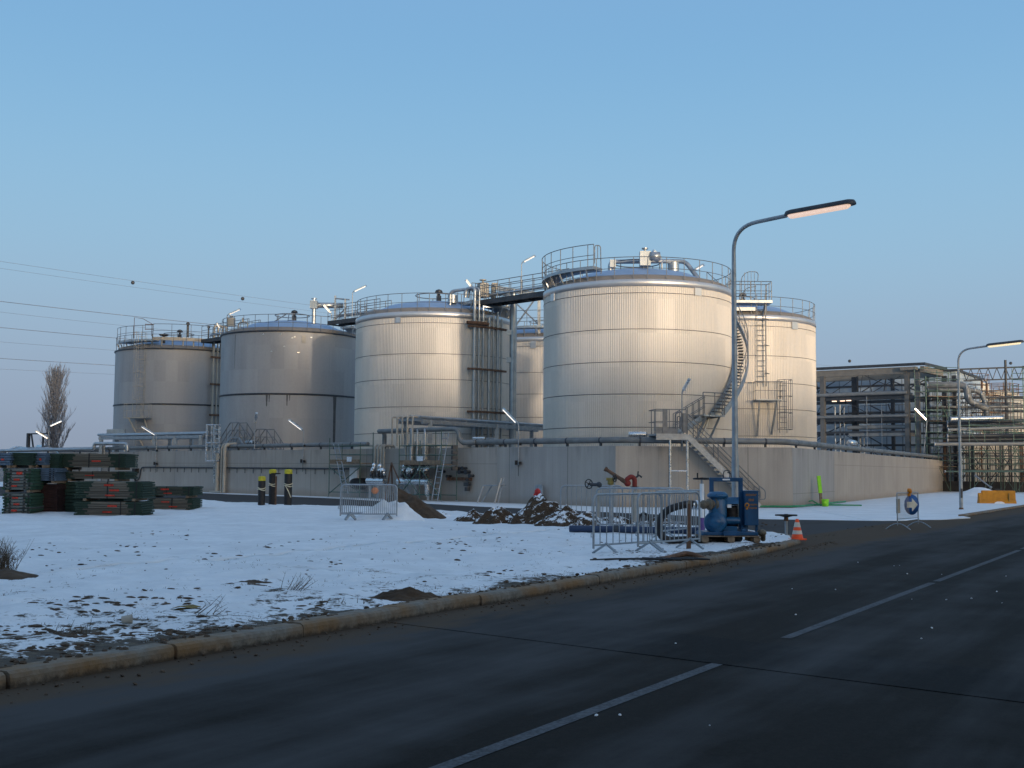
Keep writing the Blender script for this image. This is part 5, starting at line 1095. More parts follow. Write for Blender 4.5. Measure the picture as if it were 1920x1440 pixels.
prof = [(-.28, 0), (-.26, .15), (-.14, .3), (-.11, .72), (-.08, .76), (.08, .76), (.11, .72), (.14, .3), (.26, .15), (.28, 0)]; m.prism(prof, -.88, .88, 'x'); m.prism([(-.28, 0), (-.16, .28), (-.09, .62), (.09, .62), (.16, .28), (.28, 0)], -1.06, -.87, 'x'); m.build('block', yo, t, None, .02); m = MB(); m.box((0, 0, .79), (.16, .1, .06)); m.box((0, 0, .83), (.3, .16, .03)); m.build('filler_cap', M['dark'], t)
m = MB(); m.box((.5, -.2, .32), (.05, .09, .6)); m.build('joint_shade', mat('barrier_shadow_rib', (.30, .18, .05), .6), t); m = MB(); m.prism([(-.33, .03), (-.27, .12), (-.14, .17), (.08, .17), (.21, .12), (.27, .03)], -.288, -.27, 'y'); m.build('fork_slot', M['white'], t)  # shade of the joint put into the rib's darker colour
p = W(1540, 946, .5, 2); t = thing('marker_stake', 'bright lime topped wooden stake at the foot of the wall', 'stake', (p.x, p.y, -.03)); lime = mat('lime_paint', (.28, .72, .03), .5, 0, .1, 9); m = MB(); m.beam((0, 0, 0), (-.04, 0, .66), .12, .1); m.build('stake', M['wood'], t); m = MB(); m.beam((-.04, 0, .65), (-.12, 0, 1.50), .17, .12); m.build('lime_top', lime, t)
q = W(1547.5, 946, .9, 2); m = MB(); m.lathe([(.001, 0), (.15, 0), (.18, .36), (.165, .36), (.14, .03), (.001, .03)], 16); o = m.build('bucket', lime, None); o.location = (q.x, q.y, -.02); tag(o, 'lime green bucket on the snow next to the lime stake', 'bucket')
m = MB(); og = Vector((p.x, p.y, -.0)); ptsA = [W(x, y, .25, 2 if x > 1487 else 1) for x, y in ((1585, 951), (1560, 950.5), (1530, 949), (1500, 952), (1470, 954), (1440, 954.5), (1400, 955))]; ptsA = [Vector((v.x, v.y, .045)) - og for v in ptsA]; m.tube(bend(ptsA, .8), .05, 6); m.tube([(-.1, -.2, .02), (-.5, -.2, .25), (-1.1, -.3, .12), (-1.8, -.4, .02)], .035, 6); m.tube([(-.6, -.5, .04), (.6, -.7, .05), (1.8, -.6, .04), (.8, -.3, .05), (-.8, -.4, .04)], .04, 6); o = m.build('green_hose', mat('green_hose', (.02, .22, .10), .5, 0, .2, 5), None); o.location = og; tag(o, 'green hose strung along the foot of the wall by the lime stake', 'hose')
p = atY(1008, 926, 36.2); m = MB(); m.lathe([(.09, 0), (.07, .05), (.075, .25), (.10, .28), (.09, .36), (.03, .42), (.001, .42)], 14); m.cyl((-.12, 0, .22), .045, .24, 8, (1, 0, 0)); o = m.build('hydrant', mat('hydrant_red', (.42, .02, .018), .45), None); o.location = (p.x, p.y, p.z - .25); tag(o, 'small red hydrant head peeping over the tallest earth heap', 'hydrant'); HYD = o
# ------------------------------------------------------------------ earth heaps
def heap_mat():
    t = NT('dug_earth'); p = t.world(); g = t.N('ShaderNodeNewGeometry'); nz = t.sep(g.outputs['Normal'])[2]; n = t.noise(p, 4.5, 6, .68); f = t.noise(p, 16, 5, .7)
    e = t.ramp(f, [(.3, (.035, .023, .015)), (.6, (.085, .056, .035)), (.8, (.14, .10, .07))])
    k = t.math('ADD', t.math('MULTIPLY', nz, .33), t.math('ADD', t.math('MULTIPLY', n, .62), t.math('MULTIPLY', f, .28)))
    t.bump(f, .9, .05); return t.set(t.mix(t.ramp(k, [(.715, 0.0), (.755, 1.0)]), e, (.80, .83, .87)), .9, 0, .2)
M['heap'] = heap_mat(); M['soil'] = mat('bare_soil', (.062, .041, .026), .95, 0, .4, 5, bump=.6)
def heap(px, pb, rx, ry, h, label, seed, sk=0.0, m_='heap', n=44, rough=.24):
    p = atZ(px, pb, .05); o_ = Vector((seed * 7.3, seed * 3.1, 0)); vs, fs = [], []
    for i in range(n + 1):
        for j in range(n + 1):
            x, y = -1 + 2 * i / n, -1 + 2 * j / n; q = math.sqrt(x * x + y * y); a = math.atan2(y, x); e = 1 + .22 * noise.noise(o_ + Vector((math.cos(a), math.sin(a), 0)) * 1.3)
            s = max(0, 1 - q / e); z = h * (s ** .85) * (1.25 + rough * noise.noise(o_ + Vector((x, y, 0)) * 2.2) + rough * .8 * noise.noise(o_ + Vector((x, y, 5)) * 5) + rough * .35 * noise.noise(o_ + Vector((x, y, 9)) * 12)) * .8
            vs.append((x * rx + sk * z, y * ry, z - .03 if s > 0 else -.12))
    fs = [(i * (n + 1) + j, (i + 1) * (n + 1) + j, (i + 1) * (n + 1) + j + 1, i * (n + 1) + j + 1) for i in range(n) for j in range(n)]
    m = MB(); m.add(vs, fs, True); o = m.build('earth_heap', M[m_], None); o.location = (p.x, p.y, gz(p.x, p.y) - .02); return tag(o, label, 'earth heap', 'heaps of dug earth on the snow')
heap(766, 973, 1.25, 1.0, .98, 'dark bare earth slope right beside the dense barrier', 2, -.35, 'soil', rough=.25)
h_ = heap(726, 979, 1.15, .75, .66, 'snow-covered flank of the dug earth behind the dense barrier', 9, .25, 'snow', rough=.38)
heap(827, 971, .45, .4, .22, 'small earth mound between the dark slope and the middle heaps', 4)
heap(888, 979, .62, .5, .40, 'low snowy earth heap ending the row of heaps, nearest the dark slope', 5)
heap(934, 984, .75, .6, .62, 'round brown earth heap next to the tallest one', 6)
heap(1016, 986, 1.05, .85, 0.92, 'tallest brown earth heap, with the red hydrant above it', 7)
heap(1062, 990, .9, .7, .56, 'lumpy snow-flecked earth heap right of the tallest one', 8)
heap(1100, 991, .85, .6, .42, 'earth heap at the end of the row beside the drain pipe', 11)
heap(1155, 992, .8, .5, .34, 'low earth heap seen through the front barriers', 12)
heap(1240, 985, .6, .5, .30, 'low snowy heap behind the hose, seen through the second front barrier', 14)
heap(760, 1131, .60, .22, .16, 'clod of bare brown earth lying against the kerb', 15, 0, 'soil', rough=.6)
heap(8, 1084, .62, .42, .16, 'low earth hump under the bushy weed clump', 17, 0, 'soil', rough=.15)
# bare patch, plank and weeds in the snow
o = heap(468, 1104, .46, .40, .07, 'oval bare brown patch of dry turf in the middle of the snow', 19, 0, 'soil', rough=.5); o.name = 'bare_patch'; o['category'] = 'turf patch'; del o['group']
def twigs(px, py, n, h, spread, label, seed, lean=(0, 0)):
    p = atZ(px, py, .12); rng = random.Random(seed); m = MB()
    for i in range(n):
        a = rng.uniform(0, 6.28); r = rng.uniform(0, spread); b = Vector((r * math.cos(a), r * .5 * math.sin(a), 0)); L = h * rng.uniform(.4, 1); d = Vector((rng.gauss(lean[0], .35), rng.gauss(lean[1], .35), 1)).normalized(); q = b + d * L * .5; e = q + (d + Vector((rng.gauss(0, .3), rng.gauss(0, .3), 0))).normalized() * L * .5; m.tube([b, q, e], [.0045, .003, .0012], 3, cap=False)
        for k in range(2): f = rng.uniform(.3, .9); s = b.lerp(e, f); m.tube([s, s + Vector((rng.gauss(0, .5), rng.gauss(0, .3), .6)) * L * .25], [.0025, .001], 3, cap=False)
    o = m.build('dry_weeds', M['drygrass'], None); o.location = (p.x, p.y, gz(p.x, p.y)); return tag(o, label, 'dry weeds', 'dry weeds sticking out of the snow')
M['drygrass'] = mat('dry_grass', (.10, .075, .05), .9, 0, .4, 20)
twigs(550, 1108, 16, .28, .16, 'thin dry twigs leaning right beside the oval bare patch', 1, (.9, 0))
twigs(385, 1150, 8, .32, .14, 'two long dry stalks leaning over the thin snow near the kerb', 2, (.9, .2))
twigs(4, 1065, 130, .55, .22, 'dry bushy weed clump on the low earth hump, cut by the picture edge', 3)
twigs(150, 1190, 14, .14, .3, 'low dry grass on the trodden snow near the pale cup', 4); twigs(640, 1128, 10, .10, .3, 'low dry grass along the kerb left of the earth clod', 5)
# clods and tufts scattered over the field
rng = random.Random(21); m = MB(); cnt = 0
while cnt < 230:
    u = 5.5 + 30 * rng.random() ** 1.7; v = .35 + 11 * rng.random() ** 1.6
    q = un(u, KN - v)
    if noise.noise(Vector((q.x * .7, q.y * .7, 3))) < -.05 or q.y > 38: continue
    r = rng.choice((.012, .015, .02, .02, .03, .04)) * rng.uniform(.7, 1.2); z = gz(q.x, q.y); m.lathe([(.001, -r * .3), (r, 0), (r * .75, r * .4), (.001, r * .6)], 6, Vector((q.x, q.y, z)), (rng.gauss(0, .3), rng.gauss(0, .3), 1), False); k = len(m.v)
    for i in range(k - 24, k): x, y, zz = m.v[i]; f = 1 + .45 * noise.noise(Vector((x * 30, y * 30, zz * 30))); m.v[i] = (q.x + (x - q.x) * f * 1.5, q.y + (y - q.y) * f, zz)
    cnt += 1
tag(m.build('clods', M['soil'], None), kind='stuff')
m = MB()
for i in range(2600):
    u = 5.5 + 26 * rng.random() ** 1.8; v = .3 + 8 * rng.random() ** 1.8; q = un(u, KN - v)
    if noise.noise(Vector((q.x * .9, q.y * .9, 7))) < .0: continue
    z = gz(q.x, q.y)
    for k in range(3): a = rng.uniform(0, 6.28); L = rng.uniform(.02, .075); d = Vector((math.cos(a), math.sin(a), rng.uniform(.2, 1.2))).normalized() * L; s = Vector((-math.sin(a), math.cos(a), 0)) * .004; b = Vector((q.x + rng.gauss(0, .03), q.y + rng.gauss(0, .03), z - .005)); m.add([b - s, b + s, b + d], [(0, 1, 2)], False)
tag(m.build('grass_tufts', M['drygrass'], None), kind='stuff')
# scraped rows of clods and mud
m = MB()
for cx, cy, hw, n in ((905, 1020, 85, 60), (172, 1048, 30, 14), (395, 1038, 28, 12), (300, 1000, 60, 26), (600, 1054, 40, 12), (930, 1074, 20, 8), (690, 1172, 60, 30), (255, 1025, 40, 14), (520, 1025, 30, 10), (80, 1030, 50, 18), (150, 1135, 90, 40), (300, 1120, 80, 26), (60, 1180, 70, 40), (330, 1180, 110, 60), (240, 1195, 120, 60), (100, 1215, 80, 40), (560, 1130, 60, 20), (1180, 1035, 40, 20)):
    for i in range(n):
        px, py = cx + rng.uniform(-hw, hw), cy + rng.gauss(0, 3.5 + hw * .06); q = atZ(px, py, .12)
        if q.dot(NX) > KN - .3: continue
        r = rng.choice((.010, .014, .018, .024, .034)); z = gz(q.x, q.y); k0 = len(m.v); sx = rng.uniform(1.1, 2.6); m.lathe([(.001, -r * .3), (r, 0), (r * .7, r * .35), (.001, r * .5)], 6, Vector((q.x, q.y, z)), (rng.gauss(0, .2), rng.gauss(0, .2), 1), False)
        for i2 in range(k0, len(m.v)): x, y, zz = m.v[i2]; f = 1 + .5 * noise.noise(Vector((x * 25, y * 25, zz * 30))); m.v[i2] = (q.x + (x - q.x) * f * sx, q.y + (y - q.y) * f * 1.2, zz)
tag(m.build('mud_clods', M['soil'], None), kind='stuff')
# light litter near the kerb
p = atZ(228, 1168, .12); m = MB(); m.lathe([(.035, 0), (.045, .10), (.043, .10), (.033, .005)], 14, (0, 0, .04), (1, .2, .1)); o = m.build('paper_cup', mat('pale_stone', (.36, .34, .30), .7), None); o.location = (p.x, p.y, gz(p.x, p.y)); tag(o, 'pale stone-coloured cup lying in the trodden snow near the kerb', 'cup')
p = atZ(348, 1141, .12); m = MB(); m.add([(-.16, -.05, .0), (-.05, -.07, .03), (.1, -.05, .01), (.17, .02, .02), (.06, .07, .04), (-.1, .06, .02)], [(0, 1, 4, 5), (1, 2, 3, 4)], False); m.add([(-.16, -.05, -.02), (-.05, -.07, .0), (.1, -.05, -.02), (.17, .02, 0), (.06, .07, .01), (-.1, .06, 0)], [(5, 4, 1, 0), (4, 3, 2, 1)], False); o = m.build('dead_leaf_mat', mat('yellowed_turf', (.16, .12, .04), .9, 0, .3, 20), None); o.location = (p.x, p.y, gz(p.x, p.y) + .01); tag(o, 'yellowed turf scrap on the snow between bare patch and kerb', 'turf scrap')
# ------------------------------------------------------------------ bundles of scaffold decks
def board_mat(name, mid, end, half, vert=False):
    t = NT(name); p = t.obj(); x, y, z = t.sep(p); ax_ = t.math('ABSOLUTE', x); c = t.N('ShaderNodeCombineXYZ'); t.L(t.math('FLOOR', t.math('MULTIPLY', z, 16)), c.inputs[0]); w = t.N('ShaderNodeTexWhiteNoise'); t.L(c.outputs[0], w.inputs['Vector'])
    jag = t.math('ADD', ax_, t.math('MULTIPLY', t.math('SUBTRACT', w.outputs[0], .5), .35)); k = t.math('GREATER_THAN', jag, half); f = t.noise(p, 5, 5, .65, (.3, 1, 6)); a = t.mix(w.outputs[0], tuple(q * .65 for q in mid), tuple(q * 1.35 for q in mid)); a = t.mix(1.0, a, t.ramp(f, [(.3, .7), (.7, 1.2)]), 'MULTIPLY'); return t.set(t.mix(k, a, end), .8, 0, .25)
GE = (.024, .044, .034)
M['boards'] = board_mat('weathered_boards', (.125, .118, .10), GE, .62); M['boards2'] = board_mat('greenish_boards', (.062, .072, .06), GE, .45); M['tagged'] = board_mat('tagged_panel', (.13, .145, .14), (.028, .062, .042), .30); M['bluegrey'] = mat('blue_grey_metal', (.075, .115, .17), .6, .2, .2, 4); M['red'] = mat('red_marking', (.38, .035, .02), .7, 0, .4, 14); M['deepgreen'] = mat('dark_green_frames', (.018, .042, .030), .6, .1, .35, 5); M['maroon'] = mat('dark_maroon_frames', (.035, .014, .012), .7, .1, .3, 5)
BG = 'bundles of scaffold decks stacked on the snow'
def bundle(label, px0, px1, pt, pb, Y, mat_, D=1.3, layers=6, rz=0.0, marks=2, strap=True, holes=False, z0=None):
    a, b = atY(px0, pb, Y), atY(px1, pb, Y); tp_ = atY(px0, pt, Y).z; L = b.x - a.x; zb = a.z if z0 is None else z0; H = tp_ - zb; c = Vector(((a.x + b.x) / 2, Y + D / 2, zb)); t = thing('deck_bundle', label, 'scaffold boards', c, rz, BG); rng = random.Random(int(px0 * 7 + pt)); m = MB(); lh = (H - .08) / layers
    for i in range(layers):
        j = rng.uniform(-.03, .03); m.box((j, rng.uniform(-.015, .015), .08 + lh * (i + .5)), (L + rng.uniform(-.05, .04), D, lh * .74))
        m.box((j, 0, .08 + lh * (i + .5)), (L * .93, D * .93, lh * .98))
    if holes:
        m.cm = 1
        for i in range(layers):
            for s in (-.40, -.24, .24, .40): m.box((s * L, -D / 2 - .018, .08 + lh * (i + .5)), (.065 if abs(s) < .3 else .045, .012, lh * .42))
    m.build('deck_stack', [mat_, M['black']], t); m = MB()
    for x in (-L * .36, L * .36): m.box((x, 0, .04), (.1, D * .98, .08))
    m.build('bearer', M['wood'], t)
    if strap:
        for x in (rng.uniform(-.1, .25) * L,) + ((.4 * L,) if L > 1.7 else ()): m = MB(); m.box((x, -D / 2 - .012, .08 + (H - .08) / 2), (.035, .012, H - .07)); m.box((x, 0, H + .004), (.035, D + .03, .012)); m.build('strap', M['black'], t)
    if marks:
        m = MB()
        for k in range(marks): x = rng.uniform(-.12, .12) * L; m.box((x, -D / 2 - .016, .08 + (H - .08) * (k + .6) / (marks + .3)), (min(.3, L * .2), .01, lh * rng.uniform(.5, .9)))
        m.build('red_mark', M['red'], t)
    return t
bundle('lower bundle of the small pair of deck stacks standing apart nearest the bollards', 276, 361, 934.5, 959, 43.0, M['boards'], 1.3, 6)
bundle('upper bundle of the small pair of deck stacks, greener at its ends', 273, 363, 912, 933, 43.1, M['boards2'], 1.3, 5)
bundle('lowest bundle at the front of the big stack, brown boards with an orange mark', 138, 265, 940.5, 971, 37.3, M['boards'], 1.3, 6)
bundle('grey bundle resting on the front brown bundle, with three red marks', 140, 268, 902.5, 939, 37.4, M['boards'], 1.3, 7, marks=3)
bundle('third-tier bundle behind the front stack, above the grey bundle', 112, 234, 883.5, 902, 39.2, M['boards'], 1.3, 4, marks=1, z0=None)
bundle('topmost bundle of the big stack with a red mark and green ends', 106, 236, 850, 880.5, 39.3, M['boards'], 1.3, 7, marks=1)
bundle('dark middle bundle hidden behind the front stack', 104, 230, 903.5, 966, 39.3, M['deepgreen'], 1.2, 9, marks=0, strap=False)
bundle('lower of two slotted crate stacks with red labels', 4, 58, 925, 969, 37.6, M['tagged'], 1.2, 7, marks=3, strap=False, holes=True)
bundle('upper of two slotted crate stacks with red labels', 5, 60, 878.5, 923, 37.7, M['tagged'], 1.2, 7, marks=3, strap=False, holes=True)
bundle('dark green frame bundle above the tagged crates', 20, 62, 848.5, 877, 38.4, M['deepgreen'], 1.2, 8, marks=0, strap=False)
bundle('blue-grey bundle in the top row, cut by the picture edge', -8, 19, 849, 877, 38.2, M['bluegrey'], 1.2, 5, marks=1, strap=False)
bundle('blue-grey bundle in the top row beside the dark green frames', 63, 84, 849, 876.5, 38.6, M['bluegrey'], 1.2, 5, marks=1, strap=False)
bundle('dark green bundle between the blue-grey one and the topmost boards', 85, 111, 850.5, 884, 39.0, M['deepgreen'], 1.2, 8, marks=0, strap=False)
bundle('perforated blue-grey metal bundle in the second row', 64, 104, 877.5, 906, 38.3, M['bluegrey'], 1.2, 6, marks=0, strap=False, holes=True)
bundle('dark maroon bundle low between the tagged crates and the front boards', 62, 106, 908, 966, 38.6, M['maroon'], 1.2, 11, marks=0, strap=False)
# ------------------------------------------------------------------ pipe rack, hall and scaffolded plant on the right
def ribs_mat(name, col, pitch, ax=0, dark=.8):
    t = NT(name); p = t.obj(); c = t.sep(p)[ax]; q = t.math('ABSOLUTE', t.math('SUBTRACT', t.math('FRACT', t.math('DIVIDE', c, pitch)), .5)); l = t.math('LESS_THAN', q, .04); n = t.noise(p, .35, 4, .6, (1, 1, .3)); cc = t.ramp(n, [(.3, tuple(k * .85 for k in col)), (.7, tuple(k * 1.12 for k in col))]); return t.set(t.mix(l, cc, tuple(k * dark * .7 for k in col)), .6, .1, .3)
M['steelgrey'] = mat('grey_painted_steel', (.105, .107, .108), .6, .2, .15, 2)
M['beige2'] = mat('dull_beige_steel', (.165, .158, .145), .65, .1, .15, 2)
hall = thing('clad_hall', 'blue-grey clad hall standing behind the steel pipe rack', 'building', (30, 121, 0), math.atan2(-6.0, 9.5))
m = MB(); m.box((6.2, 6, 5.75), (18, 12, 11.5)); m.build('wall', ribs_mat('blue_cladding', (.36, .45, .54), 1.55), hall); m = MB(); m.box((6.2, 6, 11.58), (18.5, 12.5, .18)); m.build('roof', M['dark'], hall)
RK0, RK1 = Vector((26.0, 115.0, 0)), Vector((37.3, 106.4, 0)); rd = (RK1 - RK0); RL = rd.length; rz = math.atan2(rd.y, rd.x)
rk = thing('pipe_rack', 'tall open steel pipe rack in front of the blue-grey clad hall', 'pipe rack', RK0, rz)
m = MB(); m.box((RL / 2, -.62, 11.5), (RL + 1.0, .12, .26)); m.box((RL / 2, 5.7, 11.5), (RL + 1.0, .12, .26)); m.box((RL + .42, 2.5, 11.5), (.12, 6.1, .26)); m.build('roof_edge', M['dark'], rk)
m = MB(); m.box((RL / 2 - .8, -.35, 11.0), (RL - 1.0, .32, .62)); m.box((RL / 2, 5.4, 11.0), (RL, .3, .6)); m.box((RL + .1, 2.5, 11.05), (.35, 5.6, .55)); m.box((RL - 1.0, -.55, 11.12), (1.4, .7, .32)); m.build('roof_beam', M['beige2'], rk)
xs = (.2, 4.9, 7.0, RL - 1.3, RL - .3)
for x, y, w in ((4.9, -.35, .42), (RL - 1.25, -.35, .40), (RL - .35, -.3, .40), (.4, -.3, .4), (7.0, 2.4, .5), (1.4, 5.4, .3), (9.6, 5.4, .3), (12.9, 5.4, .35), (RL + .4, 5.2, .4), (RL + 1.3, 5.2, .35)):
    m = MB(); m.box((x, y, 5.4), (w, w, 10.8)); m.build('column', M['steelgrey'] if y < 1 else M['dark'], rk)
m = MB()
for z, h in ((8.55, .30), (6.55, .24), (5.4, .2)): m.box((RL / 2, -.3, z), (RL - .4, .22, h)); m.box((RL / 2, 5.3, z), (RL, .22, h))
for z in (10.1, 7.45, 4.3, 2.9): m.box((RL / 2, 5.3, z), (RL, .14, .2))
for x in xs:
    for z in (8.5, 6.5): m.box((x, 2.5, z), (.16, 5.6, .2))
m.build('floor_beam', M['dark'], rk)
m = MB()
for a, b in (((.4, 8.8), (3.9, 10.7)), ((1.2, 10.7), (4.5, 8.8)), ((5.3, 8.8), (8.6, 10.7)), ((9.2, 10.7), (12.6, 9.2)), ((9.4, 8.8), (12.8, 10.5)), ((.4, 6.8), (3.6, 8.2)), ((3.9, 6.7), (4.8, 8.2)), ((.6, 4.6), (4.7, 6.3)), ((1.6, 3.0), (4.7, 5.0)), ((7.3, 5.1), (10.6, 3.2)), ((7.4, 8.2), (10.2, 6.8)), ((.3, 8.8), (.9, 10.7)), ((2.3, 8.8), (1.9, 10.7)), ((8.7, 8.8), (9.0, 10.7)), ((10.0, 8.8), (9.6, 10.7)), ((.9, 6.8), (1.5, 8.3)), ((9.7, 6.8), (9.2, 8.3))): m.bar((a[0], 5.2, a[1]), (b[0], 5.2, b[1]), .06, 5); m.bar((a[0] * .94 + .3, -.3, a[1]), (b[0] * .94 + .3, -.3, b[1]), .035, 5)
m.build('brace', M['dark'], rk)
m = MB()
for y, z, r in ((-.6, 8.95, .16), (.2, 9.0, .22), (.9, 8.9, .12), (-.6, 6.85, .12), (.1, 6.9, .16), (1.0, 6.85, .2)): m.bar((.1 if z > 8 else 1.3, y, z), (RL - 1.2, y, z), r, 10)
m.build('pipe_run', M['pipe2'], rk); m = MB(); m.bar((7.2, -.1, 5.85), (RL - 1.2, -.1, 5.85), .2, 10); m.box((10.2, .6, 5.2), (5.6, 2.0, .35)); m.build('cable_tray', M['pipe2'], rk)
m = MB()
for x, z0, z1, r in ((5.6, 2.5, 7.9, .09), (6.1, 2.5, 8.1, .08), (6.5, 4, 7.8, .07), (8.0, 2, 5.5, .18), (8.4, 2, 5.4, .1), (1.9, 2.3, 4.2, .05)): m.bar((x, .8, z0), (x, .8, z1), r, 7)
m.box((5.9, .7, 6.9), (.5, .3, .3)); m.bar((9.2, -.5, 2.5), (9.2, -.5, 9), .03, 5); m.bar((10.6, -.5, 2.5), (10.6, -.5, 8), .03, 5); m.build('riser_pipe', M['galv'], rk)
m = MB(); rail(m, [(7.4, -.45, 6.75), (RL - 1.4, -.45, 6.75)], 1.1, 1.6, .03, (.5,)); rail(m, [(7.6, 1.6, 3.2), (12, 1.6, 3.2)], 1.0, 1.4, .03, (.5,)); m.build('railing', M['dark'], rk)
for x, z in ((1.15, 8.15), (6.1, 8.35), (6.9, 8.36), (7.5, 8.38)): m = MB(); L_ = .65 if x < 2 else .22; m.tube([(x - L_, -.55, z), (x + L_, -.55, z)], .05, 6); m.build('lit_tube', M['lit_warm'], rk)
strip_light(atY(1732, 850, 103), atY(1738, 788, 103), Vector((-1.2, -.1, 1.15)), 'orange-glowing tube light slanting at the corner of the pipe rack', 1.35, 'lit_warm', r=.03)
# scaffolds of many tubes
def grid_scaffold(label, p0, p1, depth, levels, bay, seed, z0=0.0, diag=.4, extra=1.0, mat_='green_tube', skip=.12):
    p0, p1 = Vector((*p0, z0)), Vector((*p1, z0)); t = thing('scaffold', label, 'scaffold', p0, 0, 'scaffolds round the plant by the pipe rack'); rng = random.Random(seed); d = p1 - p0; L = d.length; ax = d.normalized(); s = Vector((-ax.y, ax.x, 0)); n = max(1, round(L / bay)); m = MB(); top = levels[-1]
    for i in range(n + 1):
        for q in (0, depth): c = ax * (L * i / n) + s * q; m.bar(c, c + Vector((0, 0, top + rng.uniform(.1, 1.0) * extra)), .032, 5)
    m.build('standard', M[mat_], t); m = MB()
    for z in levels:
        for dz in (0, .55, 1.05):
            for q in (0, depth):
                if rng.random() > skip: m.bar(s * q + Vector((0, 0, z + dz)), d + s * q + Vector((0, 0, z + dz)), .028, 5)
        for i in range(n + 1): c = ax * (L * i / n); m.bar(c + Vector((0, 0, z)), c + s * depth + Vector((0, 0, z)), .028, 5)
    m.build('ledger', M[mat_], t); m = MB()
    for a, b in zip([0] + list(levels), levels):
        for i in range(n):
            if rng.random() < diag: c0, c1 = (i, i + 1) if rng.random() < .5 else (i + 1, i); m.bar(ax * (L * c0 / n) + Vector((0, 0, a)), ax * (L * c1 / n) + Vector((0, 0, b)), .026, 5)
    m.build('brace', M[mat_], t); m = MB(); rzz = math.atan2(d.y, d.x)
    for z in levels[:-1]:
        if rng.random() < .8: m.box(d / 2 + s * depth / 2 + Vector((0, 0, z + .04)), (L * rng.uniform(.6, 1), depth, .05), rzz)
    m.build('deck', M['wood'], t); return t
grid_scaffold('green scaffold wrapped round the corner of the pipe rack', (36.6, 103.5), (40.0, 104.5), 1.6, (2.2, 4.2, 6.2, 8.4, 10.0), 1.4, 1)
grid_scaffold('long low green scaffold between the wall end and the second street lamp', (38.8, 99.5), (44.6, 101.0), 1.5, (1.9, 3.6, 5.2), 1.35, 2, diag=.8)
grid_scaffold('tall thin scaffold tower with poles rising above the lattice girder', (42.8, 98.0), (44.9, 98.6), 1.3, (2.0, 4.0, 6.0, 8.0, 9.6), 1.1, 3, extra=1.6)
grid_scaffold('dense scaffold behind the lattice girder', (41.0, 108.0), (47.6, 109.5), 2.0, (2.5, 4.6, 6.4, 8.2), 1.2, 4, mat_='dark', diag=.7)
grid_scaffold('brownish scaffold in front of the outermost pale tank', (47.0, 104.0), (52.5, 105.0), 2.0, (2.2, 4.2, 6.0, 7.6), 1.3, 5, mat_='rust', diag=.6)
grid_scaffold('dark close-set scaffold under the pipe elbow', (38.6, 106.5), (43.5, 107.5), 2.2, (2.0, 3.4, 4.8, 6.2, 7.6, 9.2), .95, 11, mat_='dark', diag=.8)
grid_scaffold('dark close-set scaffold behind the second street lamp', (43.0, 103.0), (48.5, 104.0), 1.8, (1.8, 3.2, 4.6, 6.0, 7.2), .9, 12, mat_='dark', diag=.7)
grid_scaffold('thin scaffold between the pale tanks, high up', (46.0, 118.0), (51.0, 119.0), 1.5, (6.0, 7.8, 9.6), 1.2, 6, mat_='rust', diag=.3)
# pale tanks and low building behind
for i, (px, py, Yt, r, lab) in enumerate(((1808, 722, 131, 2.6, 'pale beige tank behind the scaffolded pipe elbow'), (1858, 740, 134, 3.0, 'wide pale tank behind the dense scaffold'), (1912, 752, 128, 3.2, 'pale beige tank outermost of the three, cut by the picture edge'))):
    c = atY(px, py, Yt); t = thing('pale_tank', lab, 'tank', (c.x, c.y, 0), 0, 'pale tanks far behind the scaffolds'); m = MB(); m.lathe([(r, 0), (r, c.z), (r * .6, c.z + .4), (.001, c.z + .6)], 36); m.build('shell', M['pale'] if 'pale' in M else M.setdefault('pale', mat('pale_cladding', (.66, .60, .48), .6, .1, .12, 1)), t); m = MB(); rail(m, [(r * math.cos(a), r * math.sin(a), c.z) for a in [2 * math.pi * k / 24 for k in range(25)]], 1.1, 1.3, .035, (.5,)); m.build('guard_rail', M['rust'], t)
b_ = thing('low_building', 'long pale low building seen through the row of dark posts', 'building', (37, 119, 0), math.atan2(-6, 14)); m = MB(); m.box((13, 3, 2.6), (30, 6, 5.2)); m.build('wall', ribs_mat('pale_cladding_wall', (.62, .57, .48), .8), b_); m = MB(); m.box((13, 3, 5.28), (30.5, 6.5, .16)); m.build('roof', M['snow'], b_)
# dark plinth with posts in front of it
fe = thing('post_frame', 'row of dark posts and crossing braces standing on a low dark plinth', 'steel frame', (38.9, 106.0, 0), math.atan2(-4.5, 14)); m = MB(); m.box((8.5, 0, .45), (19, .5, .95)); m.build('plinth', mat('dark_plinth', (.035, .035, .036), .9, 0, .3, 2), fe); rng = random.Random(9)
for k in range(26): x = .2 + .62 * k + rng.uniform(-.2, .2); w = rng.choice((.10, .14, .2, .3)); m = MB(); m.box((x, rng.uniform(-.1, .9), 2.35), (w, w, 4.4)); m.build('post', M['rust'] if k % 5 == 0 else M['dark'], fe)
m = MB()
for k in range(13): x = .3 + 1.2 * k; z0, z1 = (1.0, 3.0) if k % 2 else (3.0, 1.0); m.bar((x, -.15, z0), (x + 1.3, -.15, z1), .04, 5); m.bar((x, .3, z1 + 1.2), (x + 1.2, .3, z0 + 1.0), .035, 5)
for z in (1.4, 2.5, 3.2, 4.2): m.box((8.3, -.1, z), (16.5, .08, .1))
m.build('brace', M['dark'], fe)
